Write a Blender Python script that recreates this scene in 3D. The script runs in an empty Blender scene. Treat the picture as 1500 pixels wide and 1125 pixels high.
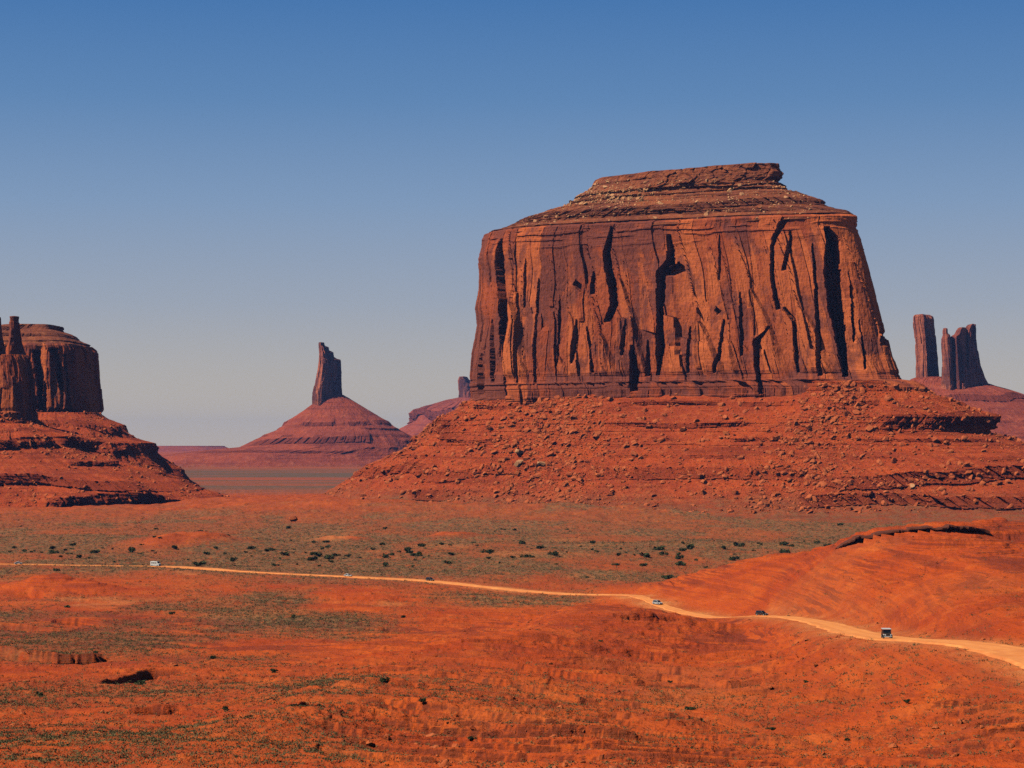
import bpy, math, random
import numpy as np

random.seed(7)
RNG = np.random.default_rng(11)
R = math.radians

# ------------------------------------------------------------------ camera, sky, sun, exposure
F = 3355.0            # focal length in pixels of the 1500 px wide photograph
HOR = 655.0           # row of the true horizon
scene = bpy.context.scene
COL = scene.collection
cam_d = bpy.data.cameras.new('camera')
cam_d.sensor_width = 36.0
cam_d.lens = F / 1500.0 * 36.0
cam_d.shift_y = (HOR - 562.5) / 1500.0
cam_d.clip_start = 1.0
cam_d.clip_end = 120000.0
cam = bpy.data.objects.new('camera', cam_d)
COL.objects.link(cam)
cam.location = (0, 0, 0)
cam.rotation_euler = (R(90), 0, 0)
scene.camera = cam

SUN_AZ = R(69)        # measured from straight behind the camera towards the left
SUN_EL = R(47)
to_sun = np.array([-math.sin(SUN_AZ) * math.cos(SUN_EL), -math.cos(SUN_AZ) * math.cos(SUN_EL), math.sin(SUN_EL)])
w = bpy.data.worlds.new('World')
scene.world = w
w.use_nodes = True
nt = w.node_tree
for n in list(nt.nodes):
    nt.nodes.remove(n)
wo = nt.nodes.new('ShaderNodeOutputWorld')
bg = nt.nodes.new('ShaderNodeBackground')
sky = nt.nodes.new('ShaderNodeTexSky')
sky.sky_type = 'NISHITA'
sky.sun_disc = False
sky.sun_elevation = SUN_EL
# Blender: rotation 0 puts the sun at +Y, positive turns clockwise seen from above
sky.sun_rotation = math.atan2(to_sun[0], to_sun[1])
sky.altitude = 1600
sky.air_density = 1.0
sky.dust_density = 0.6
sky.ozone_density = 2.5
tc = nt.nodes.new('ShaderNodeTexCoord')
sx = nt.nodes.new('ShaderNodeSeparateXYZ')
cx_ = nt.nodes.new('ShaderNodeCombineXYZ')
mz = nt.nodes.new('ShaderNodeMath'); mz.operation = 'MULTIPLY'; mz.inputs[1].default_value = 3.2
hs = nt.nodes.new('ShaderNodeHueSaturation')
hs.inputs['Saturation'].default_value = 1.15
hs.inputs['Value'].default_value = 1.0
L = nt.links.new
L(tc.outputs['Generated'], sx.inputs[0])
L(sx.outputs[0], cx_.inputs[0]); L(sx.outputs[1], cx_.inputs[1])
L(sx.outputs[2], mz.inputs[0]); L(mz.outputs[0], cx_.inputs[2])
L(cx_.outputs[0], sky.inputs[0])
L(sky.outputs[0], hs.inputs['Color'])
# dry desert air: pale band at the horizon, quickly deepening upwards (by elevation of the direction)
SKY_K = 0.06
rp_ = nt.nodes.new('ShaderNodeValToRGB')
el_ = rp_.color_ramp.elements
stops = [(0.0, (.56, .455, .31)), (0.030, (.445, .405, .345)), (0.062, (.315, .352, .405)), (0.106, (.198, .296, .445)), (0.150, (.105, .220, .415)), (0.195, (.054, .162, .381)), (0.27, (.014, .05, .14)), (0.6, (.009, .03, .09)), (1.0, (.007, .025, .08))]
while len(el_) < len(stops): el_.new(0.5)
for e_, (p_, c_) in zip(el_, stops):
    e_.position = p_; e_.color = (*c_, 1)
L(sx.outputs[2], rp_.inputs[0])
sc1 = nt.nodes.new('ShaderNodeMix'); sc1.data_type = 'RGBA'; sc1.blend_type = 'DIVIDE'
sc1.inputs[0].default_value = 1.0
L(rp_.outputs[0], sc1.inputs[6]); sc1.inputs[7].default_value = (SKY_K, SKY_K, SKY_K, 1)
mx_ = nt.nodes.new('ShaderNodeMix'); mx_.data_type = 'RGBA'
mx_.inputs[0].default_value = 0.93
L(hs.outputs[0], mx_.inputs[6]); L(sc1.outputs[2], mx_.inputs[7])
L(mx_.outputs[2], bg.inputs['Color'])
bg.inputs['Strength'].default_value = SKY_K
L(bg.outputs[0], wo.inputs['Surface'])

sd = bpy.data.lights.new('sun', 'SUN')
sd.energy = 5.0
sd.angle = R(0.53)
sd.color = (1.0, 0.91, 0.77)
so = bpy.data.objects.new('sun', sd)
COL.objects.link(so)
from mathutils import Vector
so.rotation_euler = Vector(tuple(to_sun)).to_track_quat('Z', 'Y').to_euler()
so.location = (-300, -200, 500)

vs = scene.view_settings
vs.view_transform = 'Standard'
vs.look = 'None'
vs.exposure = 0.2
vs.gamma = 1.0
scene.cycles.use_denoising = False
scene.cycles.pixel_filter_width = 1.15
scene.cycles.volume_bounces = 0
scene.cycles.max_bounces = 5
scene.cycles.diffuse_bounces = 0

# ------------------------------------------------------------------ noise
_P = np.random.default_rng(5).permutation(4096).astype(np.int64)
_V = np.random.default_rng(6).random(4096).astype(np.float32)


def h2(i, j, seed=0):
    return _V[_P[(_P[(i + seed * 131) & 4095] + j) & 4095]]


def vn(x, y, seed=0):
    """value noise in -1..1"""
    xi = np.floor(x); yi = np.floor(y)
    fx = (x - xi).astype(np.float32); fy = (y - yi).astype(np.float32)
    xi = xi.astype(np.int64); yi = yi.astype(np.int64)
    fx = fx * fx * fx * (fx * (fx * 6 - 15) + 10)
    fy = fy * fy * fy * (fy * (fy * 6 - 15) + 10)
    a = h2(xi, yi, seed); b = h2(xi + 1, yi, seed)
    c = h2(xi, yi + 1, seed); d = h2(xi + 1, yi + 1, seed)
    return (a + (b - a) * fx + (c - a) * fy + (a - b - c + d) * fx * fy) * 2 - 1


def fbm(x, y, o=4, seed=0, g=0.5):
    s = 0; a = 1.0; t = 0
    for k in range(o):
        s = s + a * vn(x * 2.03 ** k + 17.3 * k, y * 2.03 ** k - 9.1 * k, seed + k)
        t += a; a *= g
    return s / t


def ridged(x, y, o=4, seed=0):
    s = 0; a = 1.0; t = 0
    for k in range(o):
        s = s + a * (1 - 2 * np.abs(vn(x * 2.03 ** k + 5.3 * k, y * 2.03 ** k, seed + k)))
        t += a; a *= 0.5
    return s / t


def cells(x, y, seed=0, jit=0.85, vert=False):
    """voronoi: returns id hash, dx, dy to the winning point, and border distance"""
    xi = np.floor(x).astype(np.int64); yi = np.floor(y).astype(np.int64)
    b1 = np.full(x.shape, 9.0, np.float32); b2 = b1.copy()
    hid = np.zeros(x.shape, np.float32); hid2 = hid.copy(); bdx = hid.copy(); bdy = hid.copy()
    for di in (-1, 0, 1):
        for dj in (-1, 0, 1):
            ci = xi + di; cj = yi + dj
            px = ci + 0.5 + (h2(ci, cj, seed) - 0.5) * jit
            py = cj + 0.5 + (h2(ci, cj, seed + 1) - 0.5) * jit
            dx = (x - px).astype(np.float32); dy = (y - py).astype(np.float32)
            d = np.abs(dx) + 0.3 * np.abs(dy) if vert else np.maximum(np.abs(dx), np.abs(dy)) * 0.6 + np.sqrt(dx * dx + dy * dy) * 0.4
            n = d < b1
            b2 = np.where(n, b1, np.minimum(b2, d))
            hid = np.where(n, h2(ci, cj, seed + 2), hid)
            hid2 = np.where(n, h2(ci, cj, seed + 3), hid2)
            bdx = np.where(n, dx, bdx); bdy = np.where(n, dy, bdy)
            b1 = np.where(n, d, b1)
    return hid, hid2, bdx, bdy, b2 - b1


def sstep(a, b, x):
    t = np.clip((x - a) / (b - a), 0, 1)
    return t * t * (3 - 2 * t)


def to_px(x, y, z):
    return 750 + x / y * F, HOR - z / y * F


# ------------------------------------------------------------------ object helpers
def grid_mesh(name, P, mat, parent=None, wrap=False, attrs=None, smooth=True):
    """P: rows x cols x 3"""
    r, c = P.shape[:2]
    me = bpy.data.meshes.new(name)
    me.vertices.add(r * c)
    me.vertices.foreach_set('co', np.ascontiguousarray(P.reshape(-1), dtype=np.float32))
    i = np.arange(r - 1)[:, None]
    j = np.arange(c if wrap else c - 1)[None, :]
    j2 = (j + 1) % c
    q = np.stack([i * c + j + 0 * i, i * c + j2, (i + 1) * c + j2, (i + 1) * c + j], -1).reshape(-1, 4)
    nf = len(q)
    me.loops.add(nf * 4)
    me.loops.foreach_set('vertex_index', q.reshape(-1).astype(np.int32))
    me.polygons.add(nf)
    me.polygons.foreach_set('loop_start', np.arange(0, nf * 4, 4, dtype=np.int32))
    me.polygons.foreach_set('use_smooth', np.full(nf, smooth))
    if attrs:
        for k, v in attrs.items():
            a = me.attributes.new(k, 'FLOAT', 'POINT')
            a.data.foreach_set('value', np.ascontiguousarray(v.reshape(-1), dtype=np.float32))
    me.update()
    me.validate()
    me.materials.append(mat)
    o = bpy.data.objects.new(name, me)
    COL.objects.link(o)
    o.parent = parent
    return o


def poly_mesh(name, V, Fc, mat, parent=None, smooth=False, link=True):
    """V n x 3, Fc m x k (all faces with k corners)"""
    me = bpy.data.meshes.new(name)
    V = np.asarray(V, np.float32); Fc = np.asarray(Fc, np.int32)
    me.vertices.add(len(V)); me.vertices.foreach_set('co', V.reshape(-1))
    k = Fc.shape[1]
    me.loops.add(Fc.size); me.loops.foreach_set('vertex_index', Fc.reshape(-1))
    me.polygons.add(len(Fc)); me.polygons.foreach_set('loop_start', np.arange(0, Fc.size, k, dtype=np.int32))
    me.polygons.foreach_set('use_smooth', np.full(len(Fc), smooth))
    me.update(); me.validate()
    me.materials.append(mat)
    if not link:
        return me
    o = bpy.data.objects.new(name, me)
    COL.objects.link(o)
    o.parent = parent
    return o


def tag(o, label=None, cat=None, group=None, kind=None):
    if label: o['label'] = label
    if cat: o['category'] = cat
    if group: o['group'] = group
    if kind: o['kind'] = kind
    return o


def empty(name, loc, rz=0.0):
    o = bpy.data.objects.new(name, None)
    o.empty_display_size = 2
    COL.objects.link(o)
    o.location = loc
    o.rotation_euler = (0, 0, rz)
    return o


def reparent(o, root):
    """parent while keeping the world-space mesh coordinates"""
    o.parent = root
    o.matrix_parent_inverse = root.matrix_world.inverted() if False else o.matrix_parent_inverse
    o.location = (-root.location.x, -root.location.y, -root.location.z)


# ------------------------------------------------------------------ materials
class NT:
    def __init__(s, name, rough=0.95):
        s.m = bpy.data.materials.new(name); s.m.use_nodes = True
        s.t = s.m.node_tree
        s.b = s.t.nodes['Principled BSDF']
        s.b.inputs['Roughness'].default_value = rough
        s.b.inputs['Specular IOR Level'].default_value = 0.12
        s.g = s.t.nodes.new('ShaderNodeNewGeometry')

    def n(s, t, **kw):
        x = s.t.nodes.new(t)
        for k, v in kw.items():
            setattr(x, k, v)
        return x

    def l(s, a, b):
        s.t.links.new(a, b)

    def noise(s, scale, stretch=(1, 1, 1), detail=6, rough=0.6, dist=0.0, warp=None):
        mp = s.n('ShaderNodeMapping'); mp.inputs['Scale'].default_value = tuple(scale * k for k in stretch)
        s.l(s.g.outputs['Position'], mp.inputs['Vector'])
        t = s.n('ShaderNodeTexNoise'); t.inputs['Scale'].default_value = 1.0
        t.inputs['Detail'].default_value = detail; t.inputs['Roughness'].default_value = rough
        t.inputs['Distortion'].default_value = dist
        s.l(mp.outputs[0], t.inputs['Vector'])
        return t.outputs['Fac']

    def attr(s, name):
        a = s.n('ShaderNodeAttribute'); a.attribute_name = name
        return a.outputs['Fac']

    def ramp(s, fac, stops):
        r = s.n('ShaderNodeValToRGB')
        e = r.color_ramp.elements
        while len(e) < len(stops): e.new(0.5)
        for k, (p, c) in enumerate(stops):
            e[k].position = p
            e[k].color = (c, c, c, 1) if isinstance(c, (int, float)) else (*c, 1)
        s.l(fac, r.inputs[0])
        return r.outputs[0]

    def mix(s, f, a, b, mode='MIX'):
        m = s.n('ShaderNodeMix', data_type='RGBA', blend_type=mode)
        for v, i in ((f, 0), (a, 6), (b, 7)):
            if isinstance(v, (int, float)): m.inputs[i].default_value = v
            elif isinstance(v, tuple): m.inputs[i].default_value = (*v, 1)
            else: s.l(v, m.inputs[i])
        return m.outputs[2]

    def math(s, op, a, b=0.0):
        m = s.n('ShaderNodeMath', operation=op)
        for v, i in ((a, 0), (b, 1)):
            if isinstance(v, (int, float)): m.inputs[i].default_value = v
            else: s.l(v, m.inputs[i])
        return m.outputs[0]

    def bump(s, h, dist, strength=1.0, prev=None):
        b = s.n('ShaderNodeBump'); b.inputs['Distance'].default_value = dist; b.inputs['Strength'].default_value = strength
        s.l(h, b.inputs['Height'])
        if prev is not None: s.l(prev, b.inputs['Normal'])
        return b.outputs[0]

    def done(s, col, normal=None):
        if isinstance(col, tuple): s.b.inputs['Base Color'].default_value = (*col, 1)
        else: s.l(col, s.b.inputs['Base Color'])
        if normal is not None: s.l(normal, s.b.inputs['Normal'])
        return s.m


def rock_material(name, base, pale, dark, k=1.0):
    m = NT(name)
    big = m.noise(0.020 * k, (1, 1, 0.6), 5, 0.6, 0.8)
    streak = m.noise(0.13 * k, (1, 1, 0.05), 5, 0.65, 0.2)
    fine = m.noise(0.35 * k, (1, 1, 0.35), 6, 0.7)
    strata = m.noise(0.16 * k, (0.10, 0.10, 1.0), 5, 0.65, 0.3)
    tone = m.attr('tone')
    # fresh spalled faces are orange, old ones red-brown under a purplish varnish
    f1 = m.math('ADD', m.math('MULTIPLY', tone, 0.62), m.math('MULTIPLY', big, 0.38))
    c = m.mix(m.ramp(f1, [(0.40, 0.0), (0.62, 1.0)]), base, pale)
    vf = m.math('ADD', m.math('MULTIPLY', m.noise(0.014 * k, (1, 1, 0.9), 6, 0.62, 0.8), 0.68), m.math('MULTIPLY', streak, 0.17))
    vf = m.math('SUBTRACT', vf, m.math('MULTIPLY', tone, 0.22))
    varn = m.math('MULTIPLY', m.ramp(vf, [(0.315, 0.0), (0.375, 1.0)]), 0.78)
    c = m.mix(varn, c, dark)
    c = m.mix(m.ramp(strata, [(0.3, 0.35), (0.46, 0.0)]), c, tuple(0.5 * v for v in base))
    c = m.mix(m.ramp(fine, [(0.25, 0.6), (0.46, 0.0)]), c, tuple(0.5 * v for v in dark))
    c = m.mix(m.ramp(fine, [(0.55, 0.0), (0.78, 0.35)]), c, pale)
    nb = m.bump(fine, 1.1 / k)
    nb = m.bump(streak, 0.5 / k, 1.0, nb)
    nb = m.bump(strata, 1.2 / k, 0.7, nb)
    return m.done(c, nb)


def talus_material(name, soil, pale, dark, scrub=(0.10, 0.085, 0.045), k=1.0):
    m = NT(name)
    big = m.noise(0.02 * k, (1, 1, 2), 5, 0.6, 0.5)
    mid = m.noise(0.12 * k, (1, 1, 1), 6, 0.65)
    fine = m.noise(0.6 * k, (1, 1, 1), 5, 0.7)
    strata = m.noise(0.22 * k, (0.03, 0.03, 1.0), 4, 0.6)
    c = m.mix(m.ramp(big, [(0.35, 0.0), (0.65, 1.0)]), soil, dark)
    c = m.mix(m.ramp(mid, [(0.5, 0.0), (0.72, 0.75)]), c, pale)
    c = m.mix(m.ramp(fine, [(0.3, 0.7), (0.48, 0.0)]), c, tuple(0.45 * v for v in dark))
    c = m.mix(m.ramp(strata, [(0.32, 0.6), (0.46, 0.0)]), c, tuple(0.5 * v for v in dark))
    c = m.mix(m.math('MULTIPLY', m.attr('scrub'), m.ramp(mid, [(0.35, 0.25), (0.6, 1.0)])), c, scrub)
    rock = m.ramp(m.attr('ledge'), [(0.2, 0.0), (0.6, 1.0)])
    c = m.mix(m.math('MULTIPLY', rock, 0.75), c, tuple(0.62 * v for v in dark))
    nb = m.bump(fine, 0.9 / k)
    nb = m.bump(mid, 2.6 / k, 1.0, nb)
    return m.done(c, nb)


M_CLIFF = rock_material('red sandstone cliff', (0.30, 0.060, 0.021), (0.50, 0.118, 0.033), (0.14, 0.042, 0.030))
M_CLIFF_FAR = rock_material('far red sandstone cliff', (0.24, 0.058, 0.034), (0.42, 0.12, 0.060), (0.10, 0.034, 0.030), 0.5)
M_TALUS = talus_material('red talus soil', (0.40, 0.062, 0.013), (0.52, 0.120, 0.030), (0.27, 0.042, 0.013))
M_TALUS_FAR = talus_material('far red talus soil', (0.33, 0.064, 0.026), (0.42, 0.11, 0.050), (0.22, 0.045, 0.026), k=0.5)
M_CAP = talus_material('summit ledges', (0.27, 0.072, 0.026), (0.42, 0.150, 0.058), (0.15, 0.042, 0.022), k=1.3)


def boulder_material(name, a, b):
    m = NT(name)
    oi = m.n('ShaderNodeObjectInfo')
    n1 = m.noise(0.8, (1, 1, 1), 5, 0.65)
    n2 = m.noise(0.06, (1, 1, 1), 2, 0.5)
    f = m.math('ADD', m.math('MULTIPLY', n1, 0.6), m.math('MULTIPLY', n2, 0.5))
    c = m.mix(m.ramp(f, [(0.38, 0.0), (0.68, 1.0)]), a, b)
    return m.done(c, m.bump(n1, 0.5))


M_BOULDER = boulder_material('fallen boulder rock', (0.28, 0.050, 0.016), (0.48, 0.125, 0.040))
M_BOULDER_PALE = boulder_material('pale caprock boulder', (0.36, 0.14, 0.06), (0.58, 0.30, 0.14))

# ------------------------------------------------------------------ terrain function
CP = {   # column in the photograph: (distance, row) of the ground
    -600: [(20, 1900), (100, 1380), (250, 1125), (450, 1010), (650, 950), (850, 902), (1050, 868), (1300, 829)],
    -200: [(20, 1900), (100, 1380), (250, 1125), (330, 1068), (450, 1008), (600, 958), (800, 910), (1000, 874), (1300, 829)],
    0: [(20, 1900), (100, 1380), (250, 1126), (330, 1070), (450, 1010), (600, 960), (800, 912), (1000, 874), (1300, 829)],
    250: [(250, 1122), (330, 1072), (450, 1012), (600, 962), (800, 912), (1000, 874), (1300, 829)],
    450: [(20, 1900), (100, 1380), (250, 1128), (330, 1066), (450, 1008), (600, 962), (800, 914), (1000, 875), (1300, 829)],
    600: [(250, 1132), (330, 1078), (450, 1005), (560, 955), (700, 938), (1000, 876), (1300, 829)],
    720: [(250, 1135), (400, 1035), (500, 975), (600, 930), (750, 926), (900, 899), (1060, 868), (1300, 829)],
    870: [(20, 1900), (100, 1380), (250, 1135), (400, 1045), (600, 950), (750, 889), (860, 905), (1000, 878), (1300, 829)],
    1000: [(250, 1135), (400, 1050), (600, 965), (800, 906), (930, 894), (1010, 852), (1150, 852), (1350, 826)],
    1118: [(250, 1132), (450, 1010), (700, 931), (815, 904), (900, 870), (1000, 822), (1200, 842), (1400, 822)],
    1250: [(20, 1900), (100, 1380), (250, 1128), (400, 1022), (600, 922), (750, 860), (900, 786), (1100, 852), (1350, 825)],
    1306: [(480, 932)],
    1440: [(240, 1135), (330, 1045), (410, 948), (600, 866), (780, 795), (900, 768), (1060, 850), (1300, 829)],
    1500: [(240, 1135), (380, 967), (600, 860), (850, 788), (950, 774), (1150, 830), (1300, 829)],
    1750: [(20, 1900), (100, 1380), (240, 1130), (380, 975), (600, 855), (850, 780), (950, 770), (1150, 825), (1300, 829)],
    2200: [(20, 1900), (100, 1380), (240, 1130), (400, 985), (700, 855), (950, 800), (1300, 829)],
}
_cp = np.array([((px - 750) / F * d, d, -(py - HOR) / F * d) for px, l in CP.items() for d, py in l])


def _uv(x, y):
    d = np.maximum(y, 4.0)
    return (x / d) * 3.2 * 2.0, np.log(d) * 1.9


_cu, _cv = _uv(_cp[:, 0], _cp[:, 1])


def _ker(r2):
    return np.sqrt(r2 + 0.02)


_A = _ker((_cu[:, None] - _cu[None]) ** 2 + (_cv[:, None] - _cv[None]) ** 2)
_n = len(_cu)
_M = np.zeros((_n + 3, _n + 3)); _M[:_n, :_n] = _A
_M[:_n, _n] = _M[_n, :_n] = 1; _M[:_n, _n + 1] = _M[_n + 1, :_n] = _cu; _M[:_n, _n + 2] = _M[_n + 2, :_n] = _cv
_W = np.linalg.solve(_M, np.concatenate([_cp[:, 2], [0, 0, 0]]))
# tabulate once on a fine (u, v) grid, then look up bilinearly
_gu = np.linspace(-7, 7, 500); _gv = np.linspace(math.log(4) * 1.9, math.log(1500) * 1.9, 500)
_GU, _GV = np.meshgrid(_gu, _gv)
_T = _W[_n] + _W[_n + 1] * _GU + _W[_n + 2] * _GV
for _k in range(_n):
    _T += _W[_k] * _ker((_GU - _cu[_k]) ** 2 + (_GV - _cv[_k]) ** 2)


def base_h(x, y):
    u, v = _uv(x, y)
    fu = np.clip((u + 7) / 14 * 499, 0, 498.99); fv = np.clip((v - _gv[0]) / (_gv[-1] - _gv[0]) * 499, 0, 498.99)
    i = fv.astype(int); j = fu.astype(int); a = fv - i; b = fu - j
    z = _T[i, j] * (1 - a) * (1 - b) + _T[i + 1, j] * a * (1 - b) + _T[i, j + 1] * (1 - a) * b + _T[i + 1, j + 1] * a * b
    t = sstep(1150, 1400, y)
    return z * (1 - t) + (-68.0) * t


def seg_dist(x, y, pts):
    """distance to a polyline and the side-signed nearest parameter"""
    best = np.full(np.shape(x), 1e9); par = np.zeros(np.shape(x))
    for k in range(len(pts) - 1):
        x0, y0 = pts[k][:2]; x1, y1 = pts[k + 1][:2]
        dx, dy = x1 - x0, y1 - y0
        t = np.clip(((x - x0) * dx + (y - y0) * dy) / (dx * dx + dy * dy), 0, 1)
        d = np.hypot(x - x0 - t * dx, y - y0 - t * dy)
        n = d < best
        par = np.where(n, k + t, par); best = np.where(n, d, best)
    return best, par


def gp(px, d):
    return ((px - 750) / F * d, d)


ROAD = [gp(-700, 1330), gp(-200, 1318), gp(0, 1312), gp(100, 1312), gp(228, 1304), gp(300, 1268), gp(330, 1250), gp(420, 1205), gp(510, 1172),
        gp(630, 1140), gp(700, 1110), gp(760, 1085), gp(830, 1055), gp(885, 1030), gp(930, 1000), gp(965, 955), gp(1040, 880),
        gp(1118, 815), gp(1200, 690), gp(1255, 570), gp(1306, 480), gp(1380, 440), gp(1500, 392), gp(1640, 335), gp(1900, 270)]


def catmull(pts, n=12):
    P = np.array(pts, float); out = []
    for k in range(len(P) - 1):
        p0 = P[max(k - 1, 0)]; p1 = P[k]; p2 = P[k + 1]; p3 = P[min(k + 2, len(P) - 1)]
        for t in np.arange(n) / n:
            out.append(0.5 * (2 * p1 + (p2 - p0) * t + (2 * p0 - 5 * p1 + 4 * p2 - p3) * t * t + (3 * p1 - p0 - 3 * p2 + p3) * t ** 3))
    out.append(P[-1])
    return np.array(out)


ROADC = catmull(ROAD, 6)

def gpp(px, py):
    d = np.geomspace(200, 2600, 1500)
    z = base_h((px - 750) / F * d, d)
    k = np.where(z >= -(py - HOR) / F * d)[0]
    return gp(px, d[k[0]] if len(k) else 2500)


# gullies: (points, half width, depth)
GULLY = [
    ([gpp(168, 1004), gpp(205, 996), gpp(250, 984)], 5.0, 7.0),
    ([gpp(-90, 956), gpp(0, 962), gpp(80, 969), gpp(160, 966)], 3.0, 6.5),
    ([gpp(-80, 972), gpp(-20, 975), gpp(18, 978)], 6.0, 6.0),
    ([gpp(430, 1062), gpp(470, 1058), gpp(512, 1056)], 2.2, 2.6),
    ([gpp(-60, 915), gpp(20, 920), gpp(85, 926)], 5.0, 3.0),
    ([gpp(95, 912), gpp(150, 918)], 4.0, 2.4),
    ([gpp(850, 995), gpp(960, 998), gpp(1070, 1008)], 2.2, 1.4),
    ([gpp(1215, 1012), gpp(1290, 1014)], 2.2, 1.5),
    ([gpp(840, 1050), gpp(930, 1060), gpp(1000, 1072)], 1.8, 1.5),
    ([gpp(1020, 1050), gpp(1090, 1064)], 1.6, 1.2),
]
# low mounds of bare dirt: (column, distance, half length across, half length deep, height)
MOUND = [(290, 1620, 42, 60, 7.5), (235, 1560, 16, 40, 3.5), (75, 1080, 17, 40, 5.0), (1442, 965, 15, 20, 7.0), (660, 1700, 22, 40, 4.0), (500, 1680, 20, 30, 3.5), (130, 1050, 14, 24, 3.0),
         (560, 420, 20, 55, 2.0), (420, 330, 14, 30, 2.4)]


LIP = [gp(1232, 872), gp(1262, 874), gp(1290, 866), gp(1330, 860), gp(1380, 852), gp(1432, 850), gp(1452, 850)]


SCARPS = []
for _p, _drop, _len in (
        ([(985, 850), (1060, 854), (1170, 863)], 1.6, 16), ([(1175, 868), (1300, 872), (1400, 884), (1495, 896)], 2.2, 18), ([(1250, 830), (1340, 838), (1440, 836)], 1.4, 14),
        ([(890, 902), (1000, 909), (1090, 924), (1235, 941)], 2.0, 14), ([(860, 952), (930, 957), (1010, 968)], 1.3, 10), ([(940, 990), (1010, 996), (1075, 1009)], 1.6, 10),
        ([(838, 1047), (920, 1054), (995, 1076)], 1.7, 9), ([(1015, 1043), (1060, 1052), (1105, 1069)], 1.4, 8), ([(1190, 1010), (1300, 1015)], 1.3, 9), ([(1395, 1022), (1520, 1014)], 1.3, 8),
        ([(1320, 992), (1420, 986), (1530, 984)], 1.1, 8), ([(500, 992), (560, 986), (625, 984)], 1.0, 9), ([(318, 1003), (360, 999), (425, 1002)], 1.2, 9), ([(465, 1080), (565, 1092)], 1.0, 6),
        ([(-60, 917), (20, 920), (88, 927)], 2.0, 14), ([(-90, 957), (0, 960), (80, 967), (165, 966)], 3.2, 12), ([(95, 911), (152, 918)], 1.6, 12), ([(640, 950), (740, 946), (830, 962)], 1.0, 10),
        ([(690, 1000), (800, 1012), (860, 1030)], 1.0, 8), ([(540, 1040), (640, 1052)], 0.8, 6), ([(1110, 958), (1210, 966), (1290, 985)], 1.3, 9), ([(180, 1052), (270, 1048)], 0.9, 6),
        ([(230, 940), (330, 946)], 1.0, 10), ([(30, 866), (90, 880), (140, 884)], 1.8, 16), ([(700, 1085), (790, 1090)], 0.7, 5), ([(1180, 1080), (1290, 1092)], 0.8, 5)):
    SCARPS.append((sorted(gpp(*q) for q in _p), _drop, _len))


def bump_foot(x, y, cx, cy, a, b, w_, hgt):
    """apron around a butte foot"""
    q = np.sqrt(((x - cx) / a) ** 2 + ((y - cy) / b) ** 2)
    d = np.maximum(q - 1, 0) * (a + b) / 2
    return hgt * np.exp(-d / w_)


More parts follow.
